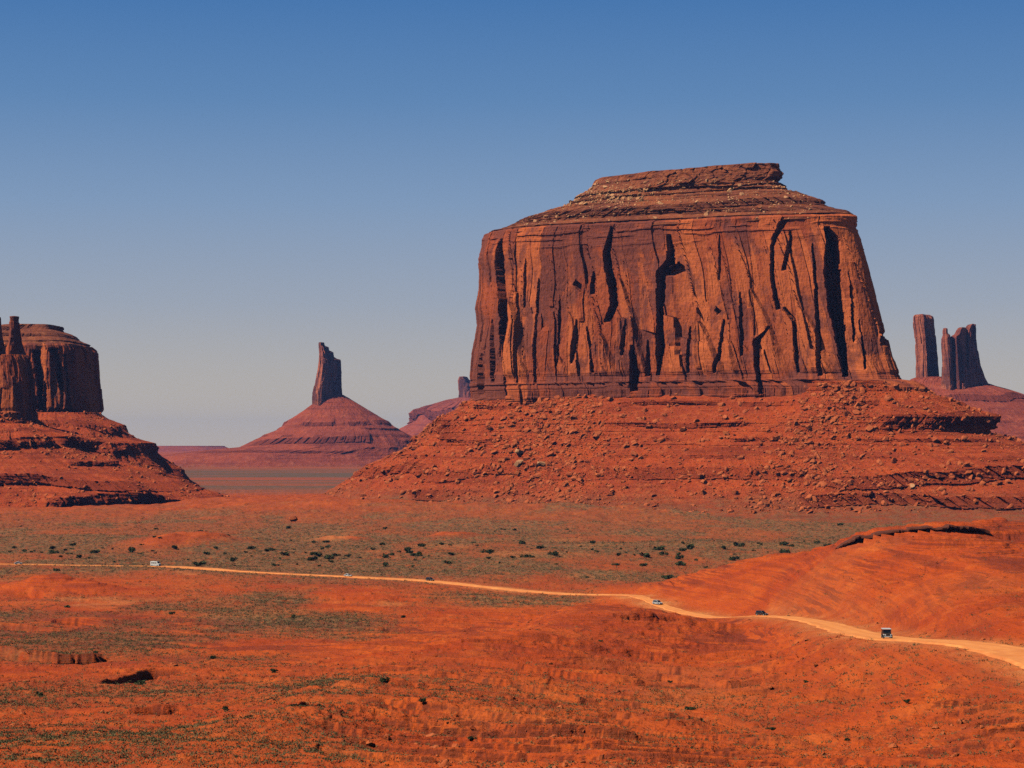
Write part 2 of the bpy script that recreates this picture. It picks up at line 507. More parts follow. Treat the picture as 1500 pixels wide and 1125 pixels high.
def ground_h(x, y, detail=True):
    x = np.atleast_1d(np.asarray(x, float)); y = np.atleast_1d(np.asarray(y, float))
    z = base_h(x, y)
    px = 750 + x / np.maximum(y, 1) * F
    # aprons of the main butte and the left group
    near = np.minimum(1, y / 1500)
    z = z + near * (bump_foot(x, y, 250, 2480, 560, 330, 110, 12) + bump_foot(x, y, -640, 2840, 230, 300, 110, 8))
    # the far plain rises softly towards the distant buttes
    z = z + sstep(5200, 9000, y) * 25 + sstep(4800, 6800, y) * 22 * np.exp(-((px - 450) / 400) ** 2)
    fl = sstep(18, 60, y) * (1 - sstep(3200, 5000, y))
    plain = sstep(1050, 1500, y)
    z = z + fl * (fbm(x / 170, y / 170, 3, 3) * (1.2 + 1.3 * plain - 1.6 * sstep(2200, 2500, y)))
    for cx, d, a, b, hh in MOUND:
        mx, my = gp(cx, d)
        q = ((x - mx) / a) ** 2 + ((y - my) / b) ** 2
        z = z + hh * np.exp(-q * 1.1) * (1 + 0.25 * vn(x / 9, y / 9, 40))
    rd, rp = seg_dist(x, y, ROADC[::3])
    keep = sstep(5.5, 26, rd)
    if detail:
        # erosion: rills on the bare hills, contour ledges
        hill = sstep(-66, -45, z) * (1 - sstep(1300, 1600, y))
        apron = sstep(1900, 2150, y) * fl
        wx = x + 14 * fbm(x / 60, y / 60, 2, 8); wy = y + 14 * fbm(x / 60 + 9, y / 60, 2, 9)
        d1 = ridged(wx / 42, wy / 70, 5, 12) * (0.8 * hill + 0.4 + 1.6 * apron)
        d2 = fbm(x / 11, y / 15, 4, 15, 0.6) * (0.55 + 0.35 * plain + 0.5 * apron)
        z = z + (d1 + d2) * keep * fl
        # contour ledges of the thin shale beds
        for per, amt, sd_ in ((2.6, 0.35 * sstep(560, 760, y), 21), (1.15, 0.35, 22), (0.5, 0.5 * (1 - sstep(500, 700, y)), 23)):
            mk = sstep(-0.3, 0.1, fbm(x / 75, y / 75, 3, sd_)) * keep * fl * (1 - plain)
            wv = 0.5 * per * fbm(x / 55, y / 55, 4, sd_ + 30)
            q = (z + wv) / per
            f = q - np.floor(q)
            st = np.floor(q) + sstep(0.0, 0.13, f) * 0.86 + 0.14 * f
            z = z * (1 - mk * amt) + (st * per - wv) * mk * amt
        # tilted beds: a short step up away from the valley side, then a long gentle back slope
        shelf = sstep(240, 270, y) * (1 - sstep(980, 1080, y)) * (0.25 + 0.75 * sstep(430, 560, px + 60 * fbm(x / 50, y / 50, 2, 31)))
        for sp, am, sk, sd_ in ((34.0, 1.5, 0.5, 401), (15.0, 0.85, 0.3, 411), (7.0, 0.36, 0.3, 421)):
            q = (y + sk * x + 0.9 * sp * fbm(x / (2.6 * sp), y / (4.0 * sp), 3, sd_) + 0.05 * sp * fbm(x / (0.22 * sp), y / (0.3 * sp), 4, sd_ + 3, 0.65)) / sp
            f = q - np.floor(q)
            mk = sstep(-0.12, 0.2, fbm(x / (1.6 * sp) + 3, y / (2.4 * sp), 3, sd_ + 5))
            z = z + am * mk * shelf * keep * ((1 - f) * sstep(0.0, 0.05, f) - 0.4)
        for pts, dr, ln in SCARPS:
            xs_ = [q[0] for q in pts]
            sel = (x > xs_[0] - 2) & (x < xs_[-1] + 2) & (np.abs(y - pts[0][1]) < 160)
            if not np.any(sel): continue
            X_, Y_ = x[sel], y[sel]
            iy = np.interp(X_, xs_, [q[1] for q in pts])
            gd, gq = seg_dist(X_, Y_, pts)
            sg = np.where(Y_ < iy, -gd, gd) + ln * 0.22 * fbm(X_ / (ln * 0.7), Y_ / (ln * 0.7), 4, int(dr * 10) + 200, 0.6)
            n_ = len(pts) - 1
            msk = sstep(0, 0.25, gq) * (1 - sstep(n_ - 0.25, n_, gq)) * (0.4 + 0.75 * sstep(-0.3, 0.2, fbm(X_ / (ln * 1.2), Y_ / (ln * 1.2), 2, 210)))
            z[sel] = z[sel] - dr * msk * keep[sel] * (1 - sstep(-0.9, 0.5, sg)) * sstep(-ln, -1.0, sg)
            z[sel] = z[sel] + 0.5 * dr * msk * keep[sel] * sstep(-0.9, 0.5, sg) * (1 - sstep(1, ln, sg))
        iy = np.interp(x, [p_[0] for p_ in LIP], [p_[1] for p_ in LIP]) + 2.2 * fbm(x / 9, x * 0, 3, 66)
        inx = sstep(LIP[0][0] - 4, LIP[0][0] + 8, x) * (1 - sstep(LIP[-1][0] - 6, LIP[-1][0] + 20, x))
        z = z - inx * 2.0 * (y < iy) * sstep(iy - 75, iy - 6, y)
        for pts, hw, dep in GULLY:
            gd, gpm = seg_dist(x, y, pts)
            gd = gd + 1.6 * fbm(x / 6, y / 6, 3, 50)
            ends = sstep(0, 0.35, gpm) * sstep(0, 0.35, len(pts) - 1 - gpm)
            z = z - dep * ends * (1 - sstep(hw * 0.55, hw, gd))
        z = z + keep * fl * 0.16 * fbm(x / 2.6, y / 3.4, 2, 60)
    # smooth bench for the road
    rz = np.interp(rp, np.arange(len(ROADC[::3])), ROADZ) if ROADZ is not None else z
    t = 1 - sstep(5.0, 24, rd)
    z = z * (1 - t) + rz * t
    # the overlook falls away steeply in front of the viewer
    t = sstep(150, 238, y)
    return z * t + np.minimum(z, -(0.150 * np.maximum(y, 0) + 1.8)) * (1 - t)


ROADZ = None
_rz = ground_h(ROADC[::3, 0], ROADC[::3, 1], False)
_rz = np.convolve(np.pad(_rz, 1, 'edge'), [0.25, 0.5, 0.25], 'valid')
ROADZ = _rz


def scrub_density(x, y):
    """how much low grey-green scrub covers the ground"""
    px = 750 + x / np.maximum(y, 1) * F
    n1 = fbm(x / 60, y / 130, 4, 71); n2 = fbm(x / 18, y / 30, 3, 72)
    d = np.zeros(np.shape(x))
    beyond = sstep(1010, 1090, y) + (px < 860) * 1.0
    d = d + 1.15 * np.exp(-((y - 1500) / 190) ** 2)
    d = d + 0.75 * np.exp(-((y - 1220) / 110) ** 2) * np.clip(beyond, 0, 1)
    d = d + 0.9 * np.exp(-((y - 1000) / 60) ** 2) * sstep(230, 420, px) * (1 - sstep(840, 900, px))
    d = d + 0.75 * np.exp(-((y - 820) / 120) ** 2) * (1 - sstep(500, 640, px))
    d = d + 1.25 * np.exp(-((y - 1950) / 300) ** 2) * (1 - 0.5 * sstep(1200, 1500, px))
    d = d + 0.32 * np.exp(-((y - 640) / 90) ** 2) * (1 - sstep(300, 520, px))
    d = d + 0.35 * np.exp(-((y - 430) / 45) ** 2) * (1 - sstep(1200, 1500, px))
    d = d + 0.22 * np.exp(-((y - 300) / 50) ** 2)
    for cx, dd, a, b, hh in MOUND[:7]:
        mx, my = gp(cx, dd)
        q = ((x - mx) / a) ** 2 + ((y - my) / b) ** 2
        d = d - 1.3 * np.exp(-q * 0.9)
    far_ = sstep(1200, 1400, y)
    d = d * (sstep(-0.55, 0.25, n1) * (1 - far_) + far_ * (0.35 + 0.65 * sstep(-0.3, 0.2, n1))) * 1.3 + 0.22 * n2 * (d > 0.15)
    d = d * (1 - 0.6 * sstep(480, 600, px) * (1 - sstep(700, 780, y)))
    rd, _ = seg_dist(x, y, ROADC[::3])
    d = d * sstep(5, 12, rd)
    return np.clip(d, 0, 1)


# ------------------------------------------------------------------ ground sheet
def ground_material():
    m = NT('red desert ground')
    a = m.noise(0.012, (1, 1, 1), 5, 0.6, 0.8)
    b = m.noise(0.07, (1, 0.6, 3), 6, 0.65, 0.4)
    c_ = m.noise(0.8, (1, 0.7, 1), 5, 0.7)
    g = m.noise(0.28, (1, 0.45, 1), 5, 0.75)
    col = m.mix(m.ramp(a, [(0.36, 0.0), (0.64, 1.0)]), (0.46, 0.074, 0.010), (0.36, 0.048, 0.009))
    col = m.mix(m.math('MULTIPLY', m.attr('plain'), 0.6), col, (0.30, 0.060, 0.018))
    col = m.mix(m.ramp(b, [(0.50, 0.0), (0.72, 0.6)]), col, (0.58, 0.125, 0.020))
    col = m.mix(m.ramp(b, [(0.28, 0.7), (0.44, 0.0)]), col, (0.25, 0.040, 0.014))
    col = m.mix(m.ramp(c_, [(0.3, 0.55), (0.45, 0.0)]), col, (0.20, 0.036, 0.014))
    # thin dark shale beds follow the height, so they read as contour lines
    st = m.noise(1.0, (0.010, 0.010, 0.75), 5, 0.62, 0.15)
    st2 = m.noise(1.0, (0.02, 0.02, 2.3), 3, 0.6)
    hl = m.attr('hill')
    col = m.mix(m.math('MULTIPLY', m.ramp(st, [(0.45, 0.9), (0.51, 0.0)]), hl), col, (0.21, 0.034, 0.013))
    col = m.mix(m.math('MULTIPLY', m.ramp(st2, [(0.40, 0.65), (0.48, 0.0)]), hl), col, (0.19, 0.034, 0.014))
    # pale sandy washes
    col = m.mix(m.math('MULTIPLY', m.attr('sand'), m.ramp(g, [(0.3, 0.3), (0.6, 1.0)])), col, (0.62, 0.26, 0.085))
    # steep little ledge faces: shale tone, darkened further by shade painted into the colour
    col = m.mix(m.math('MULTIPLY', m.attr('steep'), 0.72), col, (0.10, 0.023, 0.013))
    # scrub cover
    sc = m.math('MULTIPLY', m.attr('scrub'), m.ramp(g, [(0.36, 0.15), (0.52, 1.0)]))
    sp = m.noise(0.42, (1, 0.5, 1), 3, 0.85)
    gcol = m.mix(m.ramp(sp, [(0.40, 0.0), (0.58, 1.0)]), (0.055, 0.050, 0.028), (0.24, 0.125, 0.05))
    col = m.mix(m.math('MULTIPLY', sc, 0.9), col, gcol)
    # far plain grass
    fr = m.ramp(m.noise(0.002, (0.5, 2.0, 1), 4, 0.6), [(0.35, 0.25), (0.6, 0.9)])
    col = m.mix(m.math('MULTIPLY', m.attr('far'), fr), col, (0.095, 0.075, 0.046))
    nb = m.bump(c_, 0.35)
    nb = m.bump(st2, 0.5, 0.6, nb)
    nb = m.bump(st, 1.2, 0.6, nb)
    nb = m.bump(g, 0.9, 0.8, nb)
    nb = m.bump(b, 2.5, 0.5, nb)
    return m.done(col, nb)


M_GROUND = ground_material()


def build_ground():
    pxs = np.concatenate([np.linspace(-2600, -300, 60)[:-1], np.linspace(-300, -6, 70)[:-1], np.arange(-6, 1507, 1.5), np.linspace(1507, 1800, 70)[1:], np.linspace(1800, 4100, 60)[1:]])
    ds = [4.0]
    while ds[-1] < 238: ds.append(ds[-1] * 1.03 + 0.3)
    while ds[-1] < 2700:
        d = ds[-1]
        ds.append(d + min(d * d / 228000 * 1.15, 4.5))
    while ds[-1] < 26500: ds.append(ds[-1] * 1.02 + 4)
    ds = np.array(ds)
    X = (pxs[None] - 750) / F * ds[:, None]
    Y = np.repeat(ds[:, None], len(pxs), 1)
    Z = ground_h(X, Y)
    # shore up the back edge
    gy = np.gradient(Z, axis=0) / np.gradient(Y, axis=0)
    gx = np.gradient(Z, axis=1) / np.maximum(np.gradient(X, axis=1), 1e-3)
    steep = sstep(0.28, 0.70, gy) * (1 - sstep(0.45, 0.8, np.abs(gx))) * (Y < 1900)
    px = np.repeat(pxs[None], len(ds), 0)
    sd_ = scrub_density(X, Y)
    sand = sstep(0.25, 0.6, fbm(X / 45, Y / 120, 4, 90)) * (0.4 - 0.3 * sstep(-64, -56, Z)) * (Y > 240) * (Y < 1900)
    rd, _ = seg_dist(X, Y, ROADC[::3])
    sand = np.maximum(sand, (1 - sstep(4, 15, rd)) * 0.75 * (0.65 + 0.6 * fbm(X / 15, Y / 15, 2, 91)))
    gpts = [gp(250, 600), gp(300, 585), gp(330, 590)]
    far = sstep(3000, 3600, Y) * (1 - sstep(6200, 7600, Y) * 0.75)
    hillm = np.clip(sstep(-67, -60, Z) * (1 - sstep(1000, 1300, Y)) * (0.45 + 0.55 * sstep(560, 700, Y)) * (0.45 + 0.55 * sstep(-0.3, 0.2, fbm(X / 40, Y / 60, 3, 95))), 0, 1) * sstep(6, 14, rd)
    P = np.stack([X, Y, Z], -1)
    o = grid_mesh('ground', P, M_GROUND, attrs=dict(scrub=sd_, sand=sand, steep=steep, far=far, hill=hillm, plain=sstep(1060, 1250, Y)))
    tag(o, kind='structure')
    return o


build_ground()

# ------------------------------------------------------------------ road
def build_road():
    m = NT('packed dirt road')
    a = m.noise(0.35, (1, 1, 1), 5, 0.6); b = m.noise(0.05, (1, 1, 1), 3, 0.6)
    c = m.mix(m.ramp(a, [(0.35, 0.0), (0.65, 1.0)]), (0.66, 0.225, 0.062), (0.78, 0.31, 0.092))
    c = m.mix(m.ramp(b, [(0.5, 0.0), (0.7, 0.6)]), c, (0.56, 0.175, 0.05))
    rut = m.attr('rut')
    c = m.mix(m.math('MULTIPLY', rut, 0.55), c, (0.50, 0.135, 0.036))
    mat = m.done(c, m.bump(a, 0.08))
    C = catmull(ROAD, 24)
    T = np.gradient(C, axis=0); T /= np.linalg.norm(T, axis=1)[:, None]
    N = np.stack([T[:, 1], -T[:, 0]], 1)
    cpx = 750 + C[:, 0] / C[:, 1] * F
    wd = np.interp(cpx, [-200, 215, 240, 325, 345, 500, 530, 880, 960, 1100, 1300, 1500], [1.1, 1.4, 4.8, 4.6, 1.3, 1.6, 4.0, 3.6, 3.0, 3.6, 5.2, 6.0]) * (1 + 0.2 * vn(np.arange(len(C)) / 11.0, np.zeros(len(C)), 4))
    k = np.linspace(-1, 1, 17)
    edge = 0.6 * vn(np.arange(len(C))[:, None] / 2.3 + 0 * k[None], 7 * np.sign(k)[None] + np.zeros((len(C), 1)), 9)
    off = k[None] * (wd[:, None] + edge)
    X = C[:, 0:1] + N[:, 0:1] * off; Y = C[:, 1:2] + N[:, 1:2] * off
    Z = ground_h(X, Y) + 0.22 + 0.05 * (1 - np.abs(k)[None] ** 2)
    Z[:, 0] -= 0.4; Z[:, -1] -= 0.4
    kk = np.abs(k)[None] + 0 * X
    nz = fbm(np.arange(len(C))[:, None] / 3.0 + 0 * X, 9 * k[None] + 0 * X, 3, 12)
    rut = np.clip(np.exp(-((kk - 0.42) / 0.12) ** 2) * (0.55 + 0.6 * nz) + sstep(0.72, 1.0, kk + 0.35 * nz), 0, 1)
    Z = Z + 0.10 * np.exp(-((kk - 0.85) / 0.1) ** 2) - 0.05 * np.exp(-((kk - 0.42) / 0.12) ** 2)
    o = grid_mesh('road', np.stack([X, Y, Z], -1), mat, attrs=dict(rut=rut))
    tag(o, kind='structure')


build_road()

# ------------------------------------------------------------------ buttes
def side_profile(pts, Dc, Xc, shear, rf=0.0):
    """(px, py) outline points -> sorted z, X arrays; depth follows the plan shear"""
    zs, xs = [], []
    for px, py in pts:
        k = (px - 750) / F
        near = rf * (1.0 if 320 < py < 558 else (0.5 if py <= 320 else 0.0))
        X = k * (Dc - near + shear * Xc) / (1 + k * shear)
        y = Dc - near - shear * (X - Xc)
        zs.append((HOR - py) / F * y); xs.append(X)
    o = np.argsort(zs)
    return np.array(zs)[o], np.array(xs)[o]


def phi_samples(L_, R_, F_, B_, n, cols, back=0.12, flank=0.6):
    ph = np.linspace(0, 2 * np.pi, 6000, endpoint=False)
    c, s = np.cos(ph), np.sin(ph)
    x = np.where(c > 0, R_, L_) * np.sign(c) * np.abs(c) ** (2 / n)
    y = np.where(s < 0, F_, B_) * np.sign(s) * np.abs(s) ** (2 / n)
    seg = np.hypot(np.diff(x, append=x[0]), np.diff(y, append=y[0]))
    wgt = np.where(s > 0.15, back, 1.0) + 0.0
    cum = np.concatenate([[0], np.cumsum(seg * wgt)])
    t = np.linspace(0, cum[-1], cols, endpoint=False)
    return np.interp(t, cum, np.append(ph, 2 * np.pi))


class Butte:
    def __init__(s, Dc, left, right, front, back, shear=0.0, n=3.4, seed=0, ridge=0.0, poly=None, rf=0.0):
        s.ridge = ridge; s.poly = poly
        """left/right: outlines (px,py); front/back: [(z, extent)]; n: [(z, exponent)] or number"""
        pxc = (np.mean([p[0] for p in left[-2:]]) + np.mean([p[0] for p in right[-2:]])) / 2
        s.Dc = Dc; s.Xc = (pxc - 750) / F * Dc; s.shear = shear; s.seed = seed
        s.zl, s.xl = side_profile(left, Dc, s.Xc, shear)
        s.zr, s.xr = side_profile(right, Dc, s.Xc, shear, rf)
        s.fr = np.array(sorted(front)); s.bk = np.array(sorted(back))
        s.n = np.array([(0, n)]) if isinstance(n, (int, float)) else np.array(sorted(n))

    def section(s, ph, z):
        """ph (cols,), z (rows,1) or (rows, cols) -> X, Y, nx, ny"""
        xl = np.interp(z, s.zl, s.xl); xr = np.interp(z, s.zr, s.xr)
        fr = np.interp(z, s.fr[:, 0], s.fr[:, 1]); bk = np.interp(z, s.bk[:, 0], s.bk[:, 1])
        n = np.interp(z, s.n[:, 0], s.n[:, 1])
        if s.poly is not None:
            return s.poly_section(ph, z, (xl + xr) / 2, (xr - xl) / 2, fr)
        # centre of the section slides so that both outlines are kept
        cx = (xl + xr) / 2; a = (xr - xl) / 2
        c, sn = np.cos(ph)[None], np.sin(ph)[None]
        e = 2 / n
        X = cx + a * np.sign(c) * np.abs(c) ** e + s.ridge * a * np.where(sn < 0, np.abs(sn) ** e, 0)
        Y = np.where(sn < 0, fr, bk) * np.sign(sn) * np.abs(sn) ** e
        nx = np.sign(c) * np.abs(c) ** (2 - e) / np.maximum(a, 1)
        ny = np.sign(sn) * np.abs(sn) ** (2 - e) / np.where(sn < 0, fr, bk)
        # shear of the plan
        Yw = s.Dc + Y - s.shear * (X - s.Xc)
        nx = nx + ny * s.shear
        l = np.hypot(nx, ny) + 1e-9
        return X, Yw, nx / l, ny / l

    def poly_section(s, ph, z, cx, a, fr):
        """plan given as corners (x from -1 to 1, y from -1 front to 1 back), walked evenly"""
        p = np.array(list(s.poly) + [s.poly[0]], float)
        L_ = np.concatenate([[0], np.cumsum(np.hypot(*np.diff(p, axis=0).T))])
        t = ph / (2 * np.pi) * L_[-1]
        u = np.interp(t, L_, p[:, 0])[None]; v = np.interp(t, L_, p[:, 1])[None]
        k = np.clip(np.searchsorted(L_, t, side='right') - 1, 0, len(p) - 2)
        e = p[k + 1] - p[k]
        nx = e[:, 1][None] * fr; ny = -e[:, 0][None] * a
        l = np.hypot(nx, ny) + 1e-9
        return cx + a * u, s.Dc + fr * v + 0 * a, nx / l, ny / l

    def shell(s, name, zs, cols, disp, mat, root, attrs=None, smooth=True, zwarp=None, close=False, zmin=-1e9):
        zm = float(np.mean(zs))
        xl = np.interp(zm, s.zl, s.xl); xr = np.interp(zm, s.zr, s.xr)
        a = (xr - xl) / 2
        fr = np.interp(zm, s.fr[:, 0], s.fr[:, 1]); bk = np.interp(zm, s.bk[:, 0], s.bk[:, 1])
        ph = phi_samples(a, a, fr, bk, np.interp(zm, s.n[:, 0], s.n[:, 1]), cols) if s.poly is None else np.linspace(0, 2 * np.pi, cols, endpoint=False)
        Z = np.repeat(np.asarray(zs, float)[:, None], cols, 1)
        X, Y, nx, ny = s.section(ph, np.maximum(Z, zmin))
        # arc length along the plan, used as the horizontal texture coordinate
        ds = np.hypot(np.diff(X, axis=1, append=X[:, :1]), np.diff(Y, axis=1, append=Y[:, :1]))
        S = np.cumsum(ds[len(zs) // 2])[None] + np.zeros_like(Z)
        px, py = to_px(X, Y, Z)
        d, at = disp(S, Z, px, py, nx, ny)
        X = X + nx * d; Y = Y + ny * d
        if zwarp is not None: Z = Z + zwarp(X, Y, Z, S)
        P = np.stack([X, Y, Z], -1)
        if close:   # cap the top with shrinking rings
            top = P[-1]
            c = top.mean(0)
            rings = []
            for k in (0.85, 0.65, 0.45, 0.25, 0.05):
                q = c + (top - c) * k
                q[:, 2] = top[:, 2] * k + c[2] * (1 - k) + 0.6 * fbm(q[:, 0] / 9, q[:, 1] / 9, 2, 3) + 0.8 * (1 - k)
                rings.append(q)
            P = np.concatenate([P, np.stack(rings)], 0)
            at = {k: np.concatenate([v, np.repeat(v[-1:], 5, 0)], 0) for k, v in at.items()}
        o = grid_mesh(name, P, mat, wrap=True, attrs=at, smooth=smooth)
        reparent(o, root)
        return o, P


def crack_field(px, py, cracks, ppm):
    """explicit clefts: list of ([(px,py,width px)...], depth m) -> inward depth"""
    out = np.zeros(px.shape); lift = np.zeros(px.shape)
    for pts, dep in cracks:
        p = np.array(pts, float)
        y0, y1 = p[0, 1], p[-1, 1]
        m = (py > y0 - 3) & (py < y1 + 3)
        if not m.any(): continue
        bl = np.floor(py[m] / 9.0 + 3.1 * p[0, 0])
        wob = 1.4 * (_V[(bl.astype(np.int64) * 57) & 4095] - 0.5) + 0.45 * vn(py[m] / 3.0, py[m] * 0 + p[0, 0], 31)
        xc = np.interp(py[m], p[:, 1], p[:, 0]) + wob
        wd = np.interp(py[m], p[:, 1], p[:, 2]) / 2 * (1 + 0.18 * (_V[(bl.astype(np.int64) * 91 + 7) & 4095] - 0.5))
        t = np.clip((wd - np.abs(px[m] - xc)) / 1.6, 0, 1) ** 0.8
        e = sstep(y0 - 3, y0 + 3, py[m]) * (1 - sstep(y1 - 3, y1 + 3, py[m]))
        out[m] = np.maximum(out[m], dep * t * e)
        dx = px[m] - xc
        side = np.where(dx < 0, 1.0, -0.55) * np.exp(-np.abs(dx) / (16 if dep > 12 else 9))
        lift[m] += side * (0.13 * dep + 1.2) * sstep(y0 - 3, y0 + 25, py[m]) * (1 - sstep(y1 - 25, y1 + 3, py[m]))
    return out - lift


def slab_disp(S, Z, scale, seed, amps=(5.0, 2.2, 0.8), tone=False):
    """broken vertical slabs and columns of massive sandstone; optionally the freshness of each slab's face"""
    wS = S + 1.3 * scale * fbm(S / (40 * scale), Z / (80 * scale), 3, seed)
    d = 0; tn = 0
    for k, (wx, wz) in enumerate(((58, 190), (21, 75), (7.5, 26))):
        a = amps[k] * scale
        hid, h2_, dx, dy, bd = cells(wS / (wx * scale) + seed * 1.7, (Z + 0.25 * S * (k == 0)) / (wz * scale), seed + 10 * k, 0.9, True)
        part = (hid - 0.5) * (0.9, 1.5, 1.6)[k] + (h2_ - 0.5) * (4.5, 2.6, 2.4)[k] * dx + 0.35 * dy
        if k == 2: part = part * (0.25 + 0.75 * sstep(-0.1, 0.3, fbm(S / 40, Z / 50, 2, seed + 5)))
        d = d + a * part
        d = d - (0.25, 0.6, 0.4)[k] * a * (1 - sstep(0, (0.02, 0.035, 0.06)[k], bd)) * (hid > 0.6)
        tn = tn + (0.52, 0.34, 0.14)[k] * h2_
    return (d, tn) if tone else d


def strata_disp(Z, S, per, amp, seed):
    """thin bedded ledges: 1-D noise steps in height, slightly wavy"""
    q = (Z + 0.8 * vn(S / 40, Z * 0, seed)) / per
    a = _V[(np.floor(q).astype(np.int64) * 37 + seed * 11) & 4095]
    f = q - np.floor(q)
    b = _V[((np.floor(q).astype(np.int64) + 1) * 37 + seed * 11) & 4095]
    return amp * ((a + (b - a) * sstep(0.82, 1.0, f)) - 0.5) * 2


def ledge_disp(Z, S, ledges, cot, seed, scale=1.0):
    """vertical ledge bands in a talus: list of (ztop, zbot, [arc masks or None])"""
    out = np.zeros(Z.shape); face = np.zeros(Z.shape)
    for k, (z0, z1, mask) in enumerate(ledges):
        h = z0 - z1
        mk = mask(S) if mask is not None else sstep(-0.25, 0.12, fbm(S / (48 * scale), S * 0 + k * 7.7, 4, seed + k))
        zz = Z + 0.16 * h * 4 * vn(S / (70 * scale), S * 0 + 3, seed + 60 + k) + 0.6 * vn(S / 5.0, Z * 0, seed + 61)
        up = np.clip(1 - (zz - z0) / (h * 1.6), 0, 1) * (zz >= z0)
        dn = np.clip((zz - z1) / h, 0, 1) * (zz < z0)
        A = h * cot * 1.12 + 1.0
        # buttressed face: blocks of different reach with dark notches between
        hid, h2_, dx, dy, bd = cells(S / (11 * scale) + 3.3 * k, Z * 0 + 0.5, seed + 5 + k, 0.7)
        blk = 1.0 + 0.5 * (hid - 0.6)
        notch = (1 - sstep(0.0, 0.22, bd)) * (hid < 0.75)
        hid2, _, _, _, bd2 = cells(S / (4.5 * scale), Z / (9 * scale), seed + 15 + k, 0.7)
        prof = (up + (dn > 0) * (0.25 + 0.75 * dn)) * A * blk
        prof = prof - (dn > 0.02) * (notch * h * 0.9 + (hid2 - 0.5) * h * 0.4)
        out = out + prof * mk
        face = np.maximum(face, (dn > 0.03) * mk * np.ones(Z.shape))
    return out, face


def rows(zlo, zhi, step, dense=()):
    out = [zlo]
    while out[-1] < zhi:
        s_ = step
        for a, b, f in dense:
            if a - 1 <= out[-1] <= b + 1: s_ = min(s_, f)
        out.append(out[-1] + s_)
    return np.array(out)


# ---- main butte ----------------------------------------------------------
MB = Butte(
    2500,
    left=[(300, 800), (400, 765), (440, 748), (480, 725), (540, 690), (592, 660), (612, 642), (640, 622), (668, 600), (690, 583), (694, 578), (694, 556), (697, 520), (701, 500),
          (704, 480), (701, 455), (706, 430), (707, 405), (704, 385), (708, 360), (712, 350), (735, 341), (775, 322), (800, 310), (820, 303), (850, 284), (862, 277), (866, 270), (871, 262), (880, 258)],
    right=[(1800, 790), (1700, 735), (1600, 696), (1500, 657), (1470, 646), (1432, 634), (1426, 612), (1395, 602), (1360, 582), (1326, 562), (1322, 556), (1320, 545), (1310, 520),
           (1300, 475), (1290, 430), (1279, 388), (1268, 350), (1260, 330), (1254, 320), (1240, 312), (1205, 302), (1190, 290), (1160, 277), (1140, 267), (1130, 266), (1139, 260), (1138, 252), (1128, 246)],
    front=[(-85, 620), (-72, 490), (-62, 400), (-50, 350), (-30, 300), (0, 245), (30, 190), (56, 142), (75, 136), (150, 127), (236, 118), (240, 108), (250, 92), (262, 76), (274, 58), (280, 50), (290, 38), (303, 26)],
    back=[(-85, 420), (56, 142), (236, 118), (250, 78), (275, 52), (288, 36), (306, 20)],
    shear=0.47, rf=80,
    n=[(-85, 2.3), (20, 2.8), (60, 4.6), (236, 4.6), (262, 3.2), (306, 3.0)])

CRACKS = [
    ([(735, 352, 4), (733, 385, 9), (738, 440, 8), (737, 500, 8), (741, 540, 8), (744, 578, 9)], 17),
    ([(896, 334, 4), (889, 372, 9), (892, 395, 10), (899, 425, 13), (901, 448, 13), (889, 470, 10)], 22),
    ([(980, 345, 4), (982, 378, 9), (969, 398, 12), (967, 450, 9), (969, 505, 10), (964, 548, 8)], 22),
    ([(992, 385, 4), (991, 390, 22), (986, 396, 30), (980, 402, 12)], 14),
    ([(929, 508, 5), (933, 545, 13), (931, 572, 11)], 18),
    ([(1212, 334, 10), (1221, 352, 25), (1219, 400, 25), (1224, 450, 24), (1229, 480, 19), (1234, 520, 12), (1238, 550, 8)], 40),
    ([(1150, 320, 12), (1138, 343, 8), (1132, 360, 5), (1132, 410, 5), (1140, 452, 7)], 12),
    ([(1158, 340, 4), (1156, 365, 6), (1148, 395, 7)], 9),
    ([(1127, 480, 5), (1109, 500, 9), (1111, 540, 6), (1117, 576, 5)], 13),
    ([(707, 520, 8), (707, 578, 9)], 14),
    ([(1190, 358, 3), (1195, 420, 5), (1197, 480, 6), (1203, 550, 7)], 8),
    ([(1150, 452, 6), (1164, 470, 7), (1170, 545, 5)], 8),
    ([(845, 470, 3), (843, 500, 7), (839, 532, 6)], 9),
    ([(790, 410, 3), (787, 480, 3), (786, 562, 4)], 6),
    ([(845, 411, 3), (846, 417, 14), (848, 421, 9), (851, 426, 3)], 8),
    ([(870, 400, 4), (868, 430, 7)], 8),
    ([(1050, 451, 3), (1052, 455, 11), (1053, 460, 4)], 7),
    ([(1055, 345, 2), (1055, 410, 3)], 5),
    ([(1293, 488, 12), (1291, 505, 9)], 9),
    ([(1010, 480, 3), (1008, 545, 4)], 7), ([(1085, 430, 3), (1088, 520, 5)], 8), ([(820, 440, 3), (816, 550, 4)], 7),
    ([(860, 480, 3), (872, 545, 5)], 8), ([(1062, 470, 4), (1050, 545, 5)], 8), ([(1260, 470, 3), (1268, 540, 5)], 7), ([(948, 500, 3), (950, 550, 6)], 8),
    ([(920, 470, 3), (915, 520, 5)], 7), ([(770, 380, 2), (768, 450, 3)], 5), ([(1245, 400, 3), (1252, 500, 5)], 7), ([(724, 470, 3), (722, 560, 5)], 8),
]


